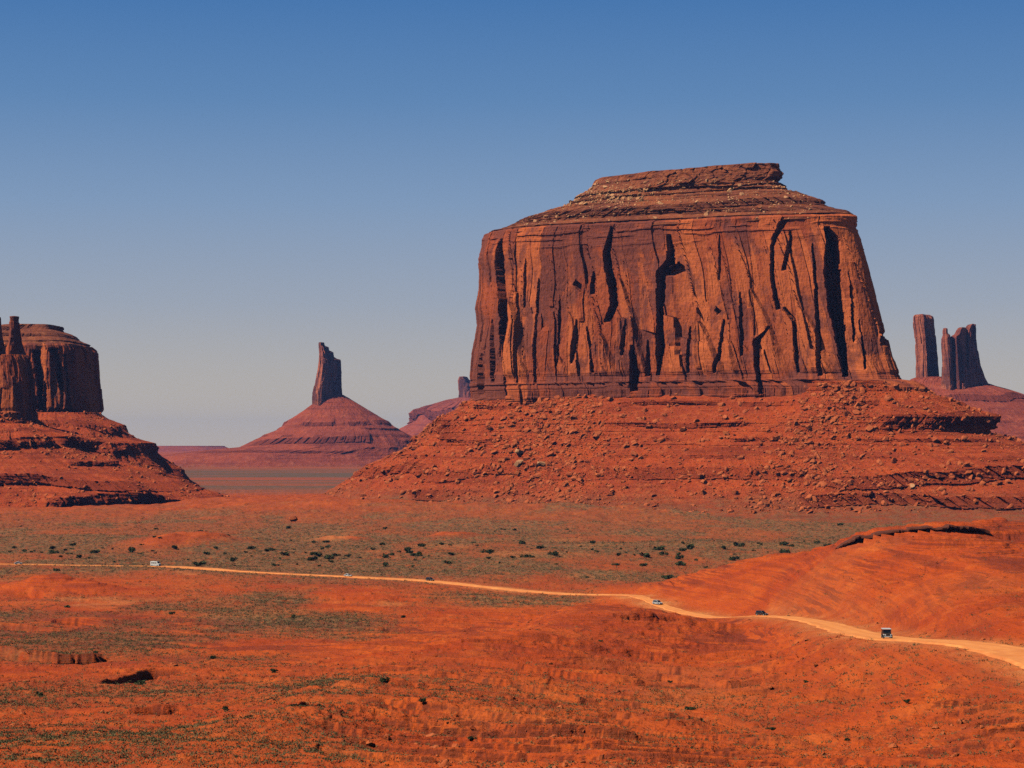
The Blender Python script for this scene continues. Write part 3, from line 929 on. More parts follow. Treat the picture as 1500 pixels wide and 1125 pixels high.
def cliff_disp_main(S, Z, px, py, nx, ny):
    lo = 1 - sstep(90, 170, Z)
    d, tn = slab_disp(S, Z, 1.0, 3, (5.0, 2.2, 0.6), True)
    d = d * (0.62 + 0.38 * lo)
    # fluted lower half
    # leaning buttresses and pointed slabs against the lower wall
    but = 0
    for wx_, am, zt0, zr, sd_ in ((44.0, 6.0, 95, 90, 140), (22.0, 2.6, 85, 60, 150), (10.0, 0.8, 80, 40, 160)):
        u = (S + 0.10 * Z + 2.5 * fbm(S / 20, Z / 30, 2, sd_)) / wx_
        hid, h2_, dx, dy, bd = cells(u, Z * 0 + 0.5, sd_, 0.8)
        zt = zt0 + zr * h2_
        hw = 0.5 * np.clip((zt - Z) / (zt - 58), 0, 1) ** 0.6
        tent = np.clip((1 - np.abs(dx + 0.12 * (h2_ - .5)) / np.maximum(hw, 1e-3)) * 3.0, 0, 1) * (hid > 0.25)
        but = but + am * tent * (0.6 + 0.6 * hid)
    but = but * (0.25 + 0.75 * sstep(-0.3, -0.75, ny))
    d = d + but
    d = d + lo * 0.45 * ridged(S / 9.0, Z / 80.0, 3, 33) + 0.5 * fbm(S / 2.6, Z / 5.0, 3, 35)
    # spalled hollows under arches
    hid, h2_, dx, dy, bd = cells(S / 30.0 + 4, Z / 40.0, 44)
    arch = (hid > 2) * (1 - sstep(0.28, 0.34, np.sqrt(dx * dx * 1.6 + np.where(dy > 0, dy * dy * 1.5, dy * dy * 0.25))))
    d = d - 2.4 * arch
    # bedded foot and bedded rim
    foot = 1 - sstep(72, 82, Z)
    rim = sstep(208, 219, Z + 7 * fbm(S / 50, Z * 0, 4, 91))
    d = d * (1 - 0.4 * foot) * (1 - 0.45 * rim)
    d = d + foot * (strata_disp(Z, S, 2.6, 1.5, 3) * sstep(-0.35, 0.1, fbm(S / 26, Z / 6, 3, 92)) + 0.8) + rim * sstep(-0.3, 0.2, fbm(S / 30, Z / 7, 3, 93)) * (strata_disp(Z + 1.5 * fbm(S / 25, Z / 10, 3, 6), S, 3.0, 0.7, 5) + 0.6)
    front = sstep(0.1, -0.3, ny)
    d = d - crack_field(px, py, CRACKS, 0.74) * front
    tn = 0.5 + 0.8 * (tn - 0.5) + 0.2 * arch + 0.022 * but - 0.3 * foot - 0.1 * rim
    return d, dict(tone=tn)


def talus_cone(S, Z, px, seed, big=1.0):
    t = np.clip((60 - Z) / 120, 0, 1)
    d = 15 * big * t * fbm(S / 110, Z / 400, 3, seed) + 9.5 * big * t * ridged(S / 34 + 0.01 * Z, Z / 180, 3, seed + 4)
    d = d + 1.5 * fbm(S / 8, Z / 5, 4, seed + 7, 0.6) * (0.4 + t)
    # rubble: small cells stick out
    hid, h2_, dx, dy, bd = cells(S / 5.5 + 0.3 * Z, Z / 2.6, seed + 9)
    d = d + np.where(hid > 0.6, 1, 0) * sstep(0.0, 0.3, bd) * 1.5 * h2_ * (0.4 + t)
    return d


def gauss(p, c, w_):
    return np.exp(-((p - c) / w_) ** 2)


def talus_disp_main(S, Z, px, py, nx, ny):
    d = talus_cone(S, Z, px, 41)
    top = sstep(-5, 55, Z)
    d = d - 9 * sstep(15, 52, Z) * (ny < 0.3) * (1 - 0.6 * sstep(1120, 1200, px))
    d = d + strata_disp(Z, S, 2.7, 1.2, 19) * sstep(-40, -10, Z)
    d = d + (16 * gauss(px, 1235, 55) + 7 * gauss(px, 860, 70) + 5 * gauss(px, 1020, 60) - 3 * gauss(px, 770, 30)) * top * (ny < 0)
    # ledges: position masks follow the photograph's columns
    pm = px[len(px) // 2]
    cover = 1 - 0.9 * gauss(px, 830, 75) * (ny < 0.1) - 0.85 * gauss(px, 1190, 60) * (ny < 0.1)
    cover = np.clip(cover, 0, 1)
    dA, fA = ledge_disp(Z, S, [(31, 17, lambda s_: 0.8)], 1.75, 51)
    mA = np.clip(sstep(1270, 1310, px) + 0.75 * (1 - sstep(650, 700, px)), 0, 1)
    dA2, fA2 = ledge_disp(Z, S, [(25, 20.5, lambda s_: 0.9)], 1.75, 52)
    mA2 = sstep(880, 900, px) * (1 - sstep(1080, 1110, px)) * 0.9
    dA3, fA3 = ledge_disp(Z, S, [(46, 42, None), (9, 6, None)], 1.6, 57)
    BRK = lambda s_: 0.25 + 0.75 * sstep(-0.5, -0.2, fbm(s_ / 50, s_ * 0 + 2, 3, 55))
    dB, fB = ledge_disp(Z, S, [(-22, -33, BRK)], 1.9, 53)
    mB = 0.42 + 0.58 * sstep(1130, 1190, px)
    dB2, fB2 = ledge_disp(Z, S, [(-8, -11, None)], 1.7, 58)
    dC, fC = ledge_disp(Z, S, [(-44, -54, BRK)], 2.0, 54)
    mC = np.clip(sstep(1150, 1200, px) + 0.8 * gauss(px, 625, 28), 0, 1)
    d = d * 0.8 + (0.6 * dA * mA + dA2 * mA2 + 0.9 * dA3 + 0.9 * dB2) * cover + dB * mB * (0.35 + 0.65 * cover) + dC * mC
    face = np.maximum.reduce([fA * mA * cover, fA2 * mA2 * cover, 0.6 * fA3 * cover, fB * mB * (0.35 + 0.65 * cover), fC * mC, 0.5 * fB2 * cover])
    scrub = sstep(-30, -60, Z) if False else (1 - sstep(-62, -36, Z + 7 * fbm(S / 30, Z / 30, 3, 77)))
    return d, dict(ledge=face, scrub=scrub * 0.6)


def cap_disp_main(S, Z, px, py, nx, ny):
    d = strata_disp(Z, S, 2.0, 1.7, 13) + strata_disp(Z, S, 5.7, 3.2, 14)
    # slopes between ledges: two dark bedded bands and the overhanging caprock
    lz, fz = ledge_disp(Z, S, [(259, 252, lambda s_: 1.0), (247, 243, lambda s_: 0.7), (239.5, 237, None), (268, 266, None)], 1.4, 61)
    d = d + 0.85 * lz + 1.4 * fbm(S / 12, Z / 6, 4, 62) + 0.8 * fbm(S / 4, Z / 3, 2, 64)
    zc = Z + 2.5 * vn(S / 45, Z * 0, 68) + 0.014 * (px - 1000)
    caprock = sstep(276.5, 278, zc) * (0.12 + 0.88 * sstep(900, 1010, px + 25 * fbm(Z / 5, S / 40, 2, 69)))
    hid, h2_, dx, dy, bd = cells((S + 2 * fbm(S / 9, Z / 9, 2, 65)) / 24, Z / 14, 63)
    d = d * (1 - caprock * 0.5) + caprock * ((hid - 0.5) * 6 + (h2_ - .5) * 6 * dx - 1.5 * (1 - sstep(0, 0.06, bd)) + 10.0 * (ny < 0.1) * sstep(274, 300, Z) + 4.0 * (ny < 0.1) + 1.6 * fbm(S / 5, Z / 2.5, 4, 67))
    return d, dict(ledge=np.maximum(0.8 * fz, caprock * 0.25), scrub=Z * 0)


root_main = empty('butte', (MB.Xc, MB.Dc, -68))
tag(root_main, 'huge red sandstone butte with sheer cracked cliffs rising from a rubble slope', 'butte')
_, P_CLIFF = MB.shell('cliff', rows(35, 238, 0.55), 1700, cliff_disp_main, M_CLIFF, root_main, zmin=60, smooth=False)
_, P_TALUS = MB.shell('talus_slope', rows(-84, 66, 0.42), 1700, talus_disp_main, M_TALUS, root_main)
_, P_CAP = MB.shell('summit', rows(233, 299.5, 0.38), 1100, cap_disp_main, M_CAP, root_main, close=True,
                    zwarp=lambda X, Y, Z, S: sstep(230, 296, Z) * (0.030 * (X - MB.Xc) + 1.0 * fbm(X / 25, Y / 25, 3, 8)))

# ---- left group: back butte and front towers on one slope ------------------------
LB = Butte(
    3090,
    left=[(-260, 770), (-200, 700), (-100, 640), (-60, 600), (-55, 560), (-50, 520), (-40, 500), (-10, 490), (20, 476)],
    right=[(330, 770), (300, 740), (262, 705), (235, 678), (222, 664), (219, 648), (184, 641), (165, 622), (141, 612), (140, 595), (135, 560), (131, 515), (126, 508), (110, 497), (100, 490), (86, 485), (84, 477)],
    front=[(-100, 330), (-60, 290), (0, 200), (40, 118), (100, 110), (133, 106), (140, 96), (152, 75), (163, 55)],
    back=[(-100, 330), (-60, 290), (0, 200), (40, 118), (133, 106), (163, 55)],
    shear=0.05, n=[(-85, 1.6), (20, 1.55), (42, 2.5), (50, 4.6), (133, 5), (163, 4)])
LBT = Butte(
    2965,
    left=[(-260, 770), (-200, 700), (-100, 640), (-60, 600), (-55, 560)],
    right=[(330, 770), (300, 740), (262, 705), (237, 680), (222, 664), (219, 649), (186, 641), (165, 622), (146, 613), (139, 606)],
    front=[(-100, 330), (-60, 270), (0, 150), (30, 70), (42, 30), (50, 22)], back=[(-100, 330), (0, 230), (50, 230)],
    shear=0.1, n=[(-85, 1.7), (50, 1.9)])
CR_L = [([(52, 515, 10), (56, 540, 8), (60, 600, 7)], 18), ([(78, 512, 14), (86, 535, 12), (90, 570, 7)], 18), ([(96, 520, 6), (100, 560, 6), (104, 605, 8)], 13), ([(66, 560, 4), (66, 605, 7)], 8)]


def cliff_disp_left(S, Z, px, py, nx, ny):
    d, tn = slab_disp(S, Z, 1.0, 9, (5.0, 2.6, 1.2), True)
    d = d + 1.2 * ridged(S / 11, Z / 90, 3, 39) + 0.5 * fbm(S / 3, Z / 6, 3, 36)
    foot = 1 - sstep(48, 54, Z)
    d = d * (1 - 0.5 * foot) + foot * strata_disp(Z, S, 2.6, 1.2, 3)
    return d - crack_field(px, py, CR_L, 0.9) * (ny < 0.2), dict(tone=tn)


def talus_disp_left(S, Z, px, py, nx, ny):
    d = talus_cone(S, Z, px, 45)
    l, f = ledge_disp(Z, S, [(31, 22, None), (15, 10, None), (-3, -7, None), (-26, -36, None), (-50, -60, None)], 1.6, 71)
    scrub = 1 - sstep(-64, -52, Z + 6 * fbm(S / 30, Z / 30, 3, 77))
    return d * 0.8 + 0.5 * l, dict(ledge=f, scrub=scrub * 0.5)


def cap_disp_left(S, Z, px, py, nx, ny):
    l, f = ledge_disp(Z, S, [(149, 145, None), (140, 138, None), (163, 157, None)], 0.6, 73)
    return strata_disp(Z, S, 2.4, 1.4, 23) + l + 1.2 * fbm(S / 9, Z / 5, 3, 74), dict(ledge=0.6 * f, scrub=Z * 0)


root_left = empty('butte', (LB.Xc, LB.Dc, -68))
tag(root_left, 'mid-sized flat-topped red butte at the left edge, partly behind a thin rock finger', 'butte')
LB.shell('cliff', rows(25, 136, 0.8), 700, cliff_disp_left, M_CLIFF, root_left, zmin=42)
_, P_LT = LBT.shell('talus_slope', rows(-90, 44, 0.7), 900, talus_disp_left, M_TALUS, root_left, close=True)
LB.shell('summit', rows(132, 163, 0.6), 500, cap_disp_left, M_CAP, root_left, close=True)

# front tower with a finger, cut by the left edge of the photograph
FT = Butte(
    2680,
    left=[(-420, 790), (-330, 700), (-250, 640), (-220, 600), (-200, 500), (-160, 480), (-100, 470)],
    right=[(300, 775), (282, 748), (280, 730), (245, 712), (200, 690), (150, 668), (105, 648), (60, 622), (50, 614), (49, 600), (47, 560), (40, 528), (37, 520), (33, 510), (30, 480)],
    front=[(-100, 330), (-60, 270), (-30, 220), (0, 130), (27, 62), (60, 56), (110, 46), (150, 30)],
    back=[(-100, 300), (0, 130), (27, 62), (150, 30)],
    shear=0.42, n=[(-85, 1.8), (10, 2.0), (30, 3.6), (150, 3.6)])


def cliff_disp_ft(S, Z, px, py, nx, ny):
    d, tn = slab_disp(S, Z, 0.8, 14, (4.5, 2.6, 1.2), True)
    d = d + 1.0 * ridged(S / 8, Z / 60, 3, 39) + 0.5 * fbm(S / 3, Z / 6, 3, 36)
    foot = 1 - sstep(40, 46, Z)
    return d * (1 - 0.5 * foot) + foot * strata_disp(Z, S, 2.4, 1.2, 4), dict(tone=tn + 0.1)


def talus_disp_ft(S, Z, px, py, nx, ny):
    d = talus_cone(S, Z, px, 49)
    l, f = ledge_disp(Z, S, [(8, -1, lambda s_: 1.0 * (fbm(s_ / 60, s_ * 0, 3, 84) > -0.3)), (-14, -18, None), (-33, -43, lambda s_: 0.35 + 0.65 * sstep(-0.45, -0.1, fbm(s_ / 60, s_ * 0, 3, 83)))], 2.6, 81)
    l2, f2 = ledge_disp(Z, S, [(-52, -66, lambda s_: 1.0)], 2.8, 85)
    m2 = sstep(50, 90, px)
    l3, f3 = ledge_disp(Z, S, [(20, 17, None), (5, -2, lambda s_: 0.8)], 2.0, 88)
    scrub = 1 - sstep(-72, -62, Z + 6 * fbm(S / 30, Z / 30, 3, 77))
    return d * 0.9 + 0.9 * l + 0.9 * l2 * m2 + 0.6 * l3, dict(ledge=np.maximum(np.maximum(f, f2 * m2), 0.6 * f3), scrub=scrub * 0.5)


root_ft = empty('butte', (FT.Xc, FT.Dc, -68))
tag(root_ft, 'sunlit red cliff at the far left edge topped by a thin rock finger', 'butte')
FT.shell('cliff', rows(10, 106, 0.75), 620, cliff_disp_ft, M_CLIFF, root_ft, close=True, zmin=30)
_, P_FTT = FT.shell('talus_slope', rows(-96, 40, 0.6), 1100, talus_disp_ft, M_TALUS, root_ft)
# the finger is part of the tower
FG = Butte(2650, left=[(16, 600), (15, 560), (14, 530), (13, 510), (15, 500), (17, 484), (16, 476), (16, 464)],
           right=[(50, 600), (47, 560), (43, 535), (38, 522), (33, 505), (29, 484), (28, 476), (27, 464)],
           front=[(60, 40), (100, 26), (130, 10), (156, 6)], back=[(60, 30), (100, 20), (130, 7), (156, 5)], n=1.5, ridge=-0.6)
FG.shell('rock_finger', rows(35, 151, 0.7), 160, lambda S, Z, px, py, nx, ny: (0.9 * fbm(S / 5, Z / 10, 3, 5) + strata_disp(Z, S, 5, 0.6, 8), dict(tone=0 * Z + 0.45)), M_CLIFF, root_ft, close=True)
FG2 = Butte(2690, left=[(-40, 560), (-30, 520), (-24, 490), (-14, 462), (-12, 440)],
            right=[(14, 560), (8, 525), (4, 500), (1, 480), (0, 458)],
            front=[(60, 24), (156, 8)], back=[(60, 24), (156, 8)], n=3.2)
FG2.shell('rock_finger', rows(70, 152, 0.7), 160, lambda S, Z, px, py, nx, ny: (0.9 * fbm(S / 5, Z / 10, 3, 6), dict(tone=0 * Z + 0.45)), M_CLIFF, root_ft, close=True)

# ---- middle distance spire ----------------------------------------------------
SP = Butte(
    6300,
    left=[(150, 705), (230, 668), (300, 660), (352, 655), (385, 642), (410, 628), (430, 612), (447, 600), (458, 592), (459, 575), (461, 560), (465, 545), (467, 530), (468, 508), (469, 502)],
    right=[(720, 705), (640, 672), (610, 650), (592, 636), (570, 620), (545, 604), (525, 592), (512, 584), (502, 578), (500, 570), (500, 545), (499, 530), (498, 526), (490, 524), (486, 515), (476, 506), (473, 502)],
    front=[(-110, 420), (-60, 330), (0, 230), (60, 130), (115, 50), (145, 20), (230, 12), (288, 8)],
    back=[(-110, 420), (-60, 330), (0, 230), (60, 130), (115, 44), (230, 22), (288, 8)],
    shear=0.0, n=[(-100, 2.1), (80, 2.1), (110, 2.2), (288, 2.2)])
# the spire's broad face is turned away from the sun: a wedge plan
SPR = Butte(
    6300,
    left=[(454, 612), (458, 594), (459, 575), (462, 560), (465, 545), (467.5, 530), (468, 512), (467.5, 508), (468, 502)],
    right=[(504, 612), (502, 590), (500, 570), (500, 545), (499, 529), (498.5, 526.5), (492, 525), (491.5, 524), (489, 523), (487.5, 516), (485, 514.5), (481, 513), (480, 508), (475, 506.5), (474, 505), (473.5, 502)],
    front=[(60, 48), (120, 46), (200, 42), (250, 34), (288, 12)], back=[(60, 44)],
    poly=[(-1, -0.3), (-0.5, -1), (-0.35, -0.95), (0.3, -0.1), (1, 0.35), (0.7, 0.9), (-0.5, 1)])


def far_cliff(seed, sc, amps=(3, 2, 1)):
    def f(S, Z, px, py, nx, ny):
        d, tn = slab_disp(S, Z, sc, seed, amps, True)
        return d + 1.0 * ridged(S / 14, Z / 90, 3, seed) + 0.8 * fbm(S / 6, Z / 12, 3, seed + 1), dict(tone=tn)
    return f


def far_talus(seed, ledges, cot, big=1.0):
    def f(S, Z, px, py, nx, ny):
        t = np.clip((110 - Z) / 180, 0, 1)
        d = big * (22 * t * fbm(S / 200, Z / 500, 3, seed) + 8 * t * ridged(S / 60, Z / 250, 3, seed + 2) + 2.5 * fbm(S / 16, Z / 9, 3, seed + 3))
        l, fc = ledge_disp(Z, S, ledges, cot, seed + 4, 2.2)
        sc = 1 - sstep(-62, -40, Z + 8 * fbm(S / 80, Z / 30, 3, 77))
        return d + 0.5 * l, dict(ledge=fc, scrub=0.5 * sc)
    return f


root_sp = empty('rock_spire', (SPR.Xc, 6300, -68))
tag(root_sp, 'tall jagged rock spire alone on a wide cone of talus in the gap between buttes', 'rock spire')
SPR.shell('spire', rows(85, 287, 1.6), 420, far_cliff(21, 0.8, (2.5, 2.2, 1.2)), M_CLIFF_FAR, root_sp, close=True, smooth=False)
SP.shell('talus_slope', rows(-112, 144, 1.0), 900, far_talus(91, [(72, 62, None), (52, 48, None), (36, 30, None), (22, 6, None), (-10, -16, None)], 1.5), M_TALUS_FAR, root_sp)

# ---- far small spire behind the main butte ------------------------------------
S2 = Butte(9500, left=[(520, 668), (575, 640), (583, 630), (608, 617), (616, 600), (640, 593), (660, 586), (676, 583)],
           right=[(1100, 668), (900, 640), (800, 600), (730, 586), (695, 583)],
           front=[(-60, 700), (20, 480), (80, 330), (130, 260), (205, 90)], back=[(-60, 700), (20, 480), (80, 330), (205, 90)], n=2.3)
S2R = Butte(9500, left=[(672, 590), (674, 575), (674, 556), (675, 552)], right=[(712, 590), (704, 572), (700, 563), (692, 561), (690, 557), (686, 556), (683, 552)],
            front=[(100, 60), (290, 44)], back=[(100, 45)], poly=[(-1, -0.2), (-0.2, -1), (1, 0.15), (0.7, 0.9), (-0.5, 1)])
root_s2 = empty('rock_spire', (S2R.Xc, 9500, -68))
tag(root_s2, 'small far purple rock spire peeking out beside the left foot of the huge butte', 'rock spire')
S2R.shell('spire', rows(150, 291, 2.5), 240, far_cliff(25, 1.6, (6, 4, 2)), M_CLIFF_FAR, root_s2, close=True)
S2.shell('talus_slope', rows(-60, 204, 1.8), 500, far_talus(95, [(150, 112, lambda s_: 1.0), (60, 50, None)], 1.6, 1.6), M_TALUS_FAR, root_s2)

# ---- two spires on the right ----------------------------------------------------
RT = Butte(5200, left=[(1060, 760), (1200, 640), (1280, 600), (1328, 562), (1336, 555), (1345, 552)],
           right=[(2000, 760), (1800, 690), (1650, 650), (1560, 615), (1500, 583), (1470, 570), (1450, 563), (1440, 560)],
           front=[(-160, 800), (-68, 600), (0, 420), (60, 260), (100, 150), (140, 70), (160, 40)], back=[(-160, 700), (0, 420), (60, 260), (100, 150), (160, 40)], n=2.2)
R1 = Butte(5200, left=[(1339, 575), (1342, 556), (1342.5, 520), (1341, 490), (1339, 475), (1338.5, 464), (1341, 461)],
           right=[(1378, 575), (1376, 552), (1374, 535), (1371, 500), (1368.5, 480), (1368, 466), (1366, 463), (1360, 460.5)],
           front=[(60, 34), (302, 29)], back=[(60, 28)], poly=[(-1, -0.1), (-0.75, -0.6), (-0.25, -1), (0.1, -0.7), (1, 0.1), (0.8, 0.9), (-0.7, 1)])
WEDGE = [(-1, -0.5), (-0.65, -1), (-0.45, -0.9), (1, 0.5), (0.7, 0.9), (-0.5, 1)]
R2 = Butte(5150, left=[(1384, 590), (1387, 560), (1389, 520), (1390, 500), (1391, 494), (1397, 490), (1400, 484), (1404, 480.5)],
           right=[(1470, 590), (1452, 570), (1443, 552), (1436, 535), (1430, 510), (1424, 490), (1420, 482), (1417, 480)],
           front=[(20, 66), (140, 52), (270, 30)], back=[(20, 50)], poly=WEDGE)
R2B = Butte(5165, left=[(1408, 590), (1410, 540), (1412, 500), (1414, 484), (1417, 478), (1422, 474)],
            right=[(1478, 590), (1456, 570), (1446, 553), (1439, 535), (1435.5, 510), (1433.5, 490), (1433, 480), (1431, 475)],
            front=[(20, 52), (140, 44), (277, 28)], back=[(20, 50)], poly=[(-1, -0.3), (-0.7, -1), (1, 0.5), (0.7, 0.9), (-0.5, 1)])
R2C = Butte(5120, left=[(1374, 590), (1379, 562), (1380, 530), (1379, 505), (1379.5, 497), (1381.5, 492), (1382, 484), (1383, 481)],
            right=[(1404, 590), (1400, 560), (1397, 530), (1394.5, 500), (1391, 490), (1388, 488), (1387, 482), (1385.5, 480.5)],
            front=[(20, 30), (140, 24), (277, 8)], back=[(20, 30)], poly=[(-1, -0.1), (-0.1, -1), (0.2, -0.9), (1, 0.2), (0.6, 1), (-0.5, 1)])


def talus_right(S, Z, px, py, nx, ny):
    f = far_talus(97, [(118, 104, None), (60, 54, None), (24, 18, None), (4, -4, lambda s_: 1.0), (-22, -28, None)], 1.8)
    return f(S, Z, px, py, nx, ny)


root_r1 = empty('rock_spire', (R1.Xc, 5200, 60))
tag(root_r1, 'slender square-topped rock tower right of the huge butte, left of the pair', 'rock spire')
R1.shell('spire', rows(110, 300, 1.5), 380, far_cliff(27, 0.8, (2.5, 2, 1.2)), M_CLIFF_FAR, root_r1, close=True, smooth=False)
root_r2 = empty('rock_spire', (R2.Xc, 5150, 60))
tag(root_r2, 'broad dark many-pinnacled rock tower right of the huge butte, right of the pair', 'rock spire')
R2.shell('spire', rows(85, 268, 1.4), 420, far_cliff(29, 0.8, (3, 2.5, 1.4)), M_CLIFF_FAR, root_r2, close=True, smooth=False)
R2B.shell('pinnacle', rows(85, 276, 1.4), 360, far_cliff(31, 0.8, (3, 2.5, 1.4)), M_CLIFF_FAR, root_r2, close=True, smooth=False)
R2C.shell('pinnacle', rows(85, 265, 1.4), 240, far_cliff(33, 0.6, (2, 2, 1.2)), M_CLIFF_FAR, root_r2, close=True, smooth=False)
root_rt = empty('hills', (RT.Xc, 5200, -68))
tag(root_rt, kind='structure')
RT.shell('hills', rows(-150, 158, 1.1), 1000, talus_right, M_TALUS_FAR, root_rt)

# ---- low mesas along the horizon ---------------------------------------------
for (l_, r_, t_, D_) in ((215, 330, 653.2, 14000), (-500, 120, 655, 18000), (300, 700, 658.5, 20000), (1300, 2100, 640, 15000)):
    MM = Butte(D_, left=[(l_ - 60, 672), (l_ - 14, 660 if t_ > 645 else 652), (l_, t_)], right=[(r_ + 60, 672), (r_ + 14, 660 if t_ > 645 else 652), (r_, t_ + 0.6)],
               front=[(-80, 600), (0, 350), (80, 300)], back=[(-80, 600), (0, 350), (80, 300)], n=3)
    ztop = (HOR - t_) / F * D_
    r0 = empty('mesa', (MM.Xc, D_, -68))
    lab = {215: 'low flat mesa on the horizon just right of the left butte slope', 300: 'thin far tableland along the horizon behind the lone spire'}.get(l_, 'distant tableland hidden behind the buttes')
    if l_ in (215, 300):
        tag(r0, lab, 'mesa')
        MM.shell('cliff', np.linspace(-75, ztop, 26), 400, lambda S, Z, px, py, nx, ny: (30 * fbm(S / 400, Z / 200, 3, 5), {}), M_TALUS_FAR, r0, close=True)
    else:
        bpy.data.objects.remove(r0)

# ------------------------------------------------------------------ boulders
def ico(sub):
    t = (1 + 5 ** 0.5) / 2
    V = [(-1, t, 0), (1, t, 0), (-1, -t, 0), (1, -t, 0), (0, -1, t), (0, 1, t), (0, -1, -t), (0, 1, -t), (t, 0, -1), (t, 0, 1), (-t, 0, -1), (-t, 0, 1)]
    Fc = [(0, 11, 5), (0, 5, 1), (0, 1, 7), (0, 7, 10), (0, 10, 11), (1, 5, 9), (5, 11, 4), (11, 10, 2), (10, 7, 6), (7, 1, 8), (3, 9, 4), (3, 4, 2), (3, 2, 6), (3, 6, 8), (3, 8, 9), (4, 9, 5), (2, 4, 11), (6, 2, 10), (8, 6, 7), (9, 8, 1)]
    V = [np.array(v) / np.linalg.norm(v) for v in V]
    for _ in range(sub):
        mid = {}; nf = []
        def m(a, b):
            k = (min(a, b), max(a, b))
            if k not in mid:
                p = V[a] + V[b]; V.append(p / np.linalg.norm(p)); mid[k] = len(V) - 1
            return mid[k]
        for a, b, c in Fc:
            x, y, z = m(a, b), m(b, c), m(c, a)
            nf += [(a, x, z), (b, y, x), (c, z, y), (x, y, z)]
        Fc = nf
    return np.array(V), np.array(Fc)


def boulder_shape(sub, rng, flat=0.62):
    V, Fc = ico(sub)
    n = rng.normal(size=(9, 3)); n /= np.linalg.norm(n, axis=1)[:, None]
    n = np.concatenate([n, [[0, 0, 1], [0, 0, -1], [1, 0, 0], [-1, 0, 0]]])
    q, _ = np.linalg.qr(rng.normal(size=(3, 3)))
    n[9:] = n[9:] @ q * 1.0
    d = rng.uniform(0.50, 0.82, len(n))
    dots = np.maximum(V @ n.T, 1e-3)
    r = np.min(d[None] / dots, 1)
    r = np.minimum(r, 1.05)
    P = V * r[:, None] * np.array([1.0, rng.uniform(0.6, 0.85), flat * rng.uniform(0.7, 1.2)])
    return P, Fc


def rot_mats(n, rng, tilt=0.5):
    a = rng.uniform(0, 2 * np.pi, n); b = rng.normal(0, tilt, n); c = rng.normal(0, tilt, n)
    ca, sa, cb, sb, cc, sc_ = np.cos(a), np.sin(a), np.cos(b), np.sin(b), np.cos(c), np.sin(c)
    z = np.zeros(n); o = np.ones(n)
    Rz = np.stack([ca, -sa, z, sa, ca, z, z, z, o], -1).reshape(n, 3, 3)
    Rx = np.stack([o, z, z, z, cb, -sb, z, sb, cb], -1).reshape(n, 3, 3)
    Ry = np.stack([cc, z, sc_, z, o, z, -sc_, z, cc], -1).reshape(n, 3, 3)
    return Rx @ Ry @ Rz


def scatter_mesh(name, pos, size, shapes, mat, rng, label, cat, tilt=0.5, kind='stuff'):
    """many small pieces in one mesh"""
    Vs, Fs = [], []; off = 0
    pick = rng.integers(0, len(shapes), len(pos))
    for k, (V, Fc) in enumerate(shapes):
        ii = np.where(pick == k)[0]
        if not len(ii): continue
        M = rot_mats(len(ii), rng, tilt)
        P = np.einsum('nij,vj->nvi', M, V) * size[ii][:, None, None] + pos[ii][:, None, :]
        nf = Fc[None] + (np.arange(len(ii)) * len(V))[:, None, None] + off
        Vs.append(P.reshape(-1, 3)); Fs.append(nf.reshape(-1, Fc.shape[1])); off += len(ii) * len(V)
    o = poly_mesh(name, np.concatenate(Vs), np.concatenate(Fs), mat)
    tag(o, label, cat, kind=kind)
    return o


rb = np.random.default_rng(77)
SMALL = [boulder_shape(1, rb) for _ in range(14)]
BIGM = [poly_mesh('boulder', *boulder_shape(3, rb), M_BOULDER, link=False) for _ in range(10)]
BIGP = [poly_mesh('boulder', *boulder_shape(3, rb), M_BOULDER_PALE, link=False) for _ in range(4)]


def surf_pick(P, n, wfun, rng):
    """random points of a shell surface, weighted by photograph columns/rows"""
    r, c = P.shape[:2]
    Q = P.reshape(-1, 3)
    # only the camera-facing half
    idx = rng.integers(0, len(Q), n * 12)
    q = Q[idx]
    px, py = to_px(q[:, 0], q[:, 1], q[:, 2])
    ok = rng.random(len(q)) < wfun(px, py, q)
    return q[ok][:n]


def talus_w(px, py, q):
    front = (q[:, 1] < MB.Dc - MB.shear * (q[:, 0] - MB.Xc) + 20)
    vis = (px > 430) & (px < 1560) & (py < 752) & (py > 560)
    fan1 = np.exp(-((px - (830 - 0.35 * (py - 590))) / (38 + 0.65 * (py - 580).clip(0))) ** 2) * (py > 582)
    fan2 = np.exp(-((px - (1235 - 0.45 * (py - 560))) / (22 + 0.42 * (py - 550).clip(0))) ** 2)
    fan3 = np.exp(-((px - 1340) / 90) ** 2 - ((py - 712) / 16) ** 2)
    return (0.22 + 0.9 * fan1 + 0.85 * fan2 + 0.6 * fan3) * front * vis


pts = surf_pick(P_TALUS, 36000, talus_w, rb)
sz = 0.38 + 0.38 * rb.pareto(1.75, len(pts)); sz = np.minimum(sz, 4.6)
order = np.argsort(-sz)
NBIG = 250
big, small = order[:NBIG], order[NBIG:]
scatter_mesh('rubble', pts[small] + np.array([0, 0, 0.2]), sz[small], SMALL, M_BOULDER, rb, 'small broken rubble strewn over the slope of the huge butte', 'rubble')


def place_boulder(me, p, s, label, group, rng, tilt=0.35):
    o = bpy.data.objects.new('boulder', me)
    COL.objects.link(o)
    o.location = tuple(float(v) for v in p)
    o.rotation_euler = (float(rng.normal(0, tilt)), float(rng.normal(0, tilt)), float(rng.uniform(0, 6.28)))
    o.scale = (float(s), float(s), float(s))
    tag(o, label, 'boulder', group)
    return o


for k in big:
    place_boulder(BIGM[int(rb.integers(0, 10))], pts[k] + np.array([0, -0.2 * sz[k], 0.12 * sz[k]]), sz[k],
                  'red fallen boulder lying on the rubble slope under the huge butte cliff', 'boulders on the slope of the huge butte', rb)


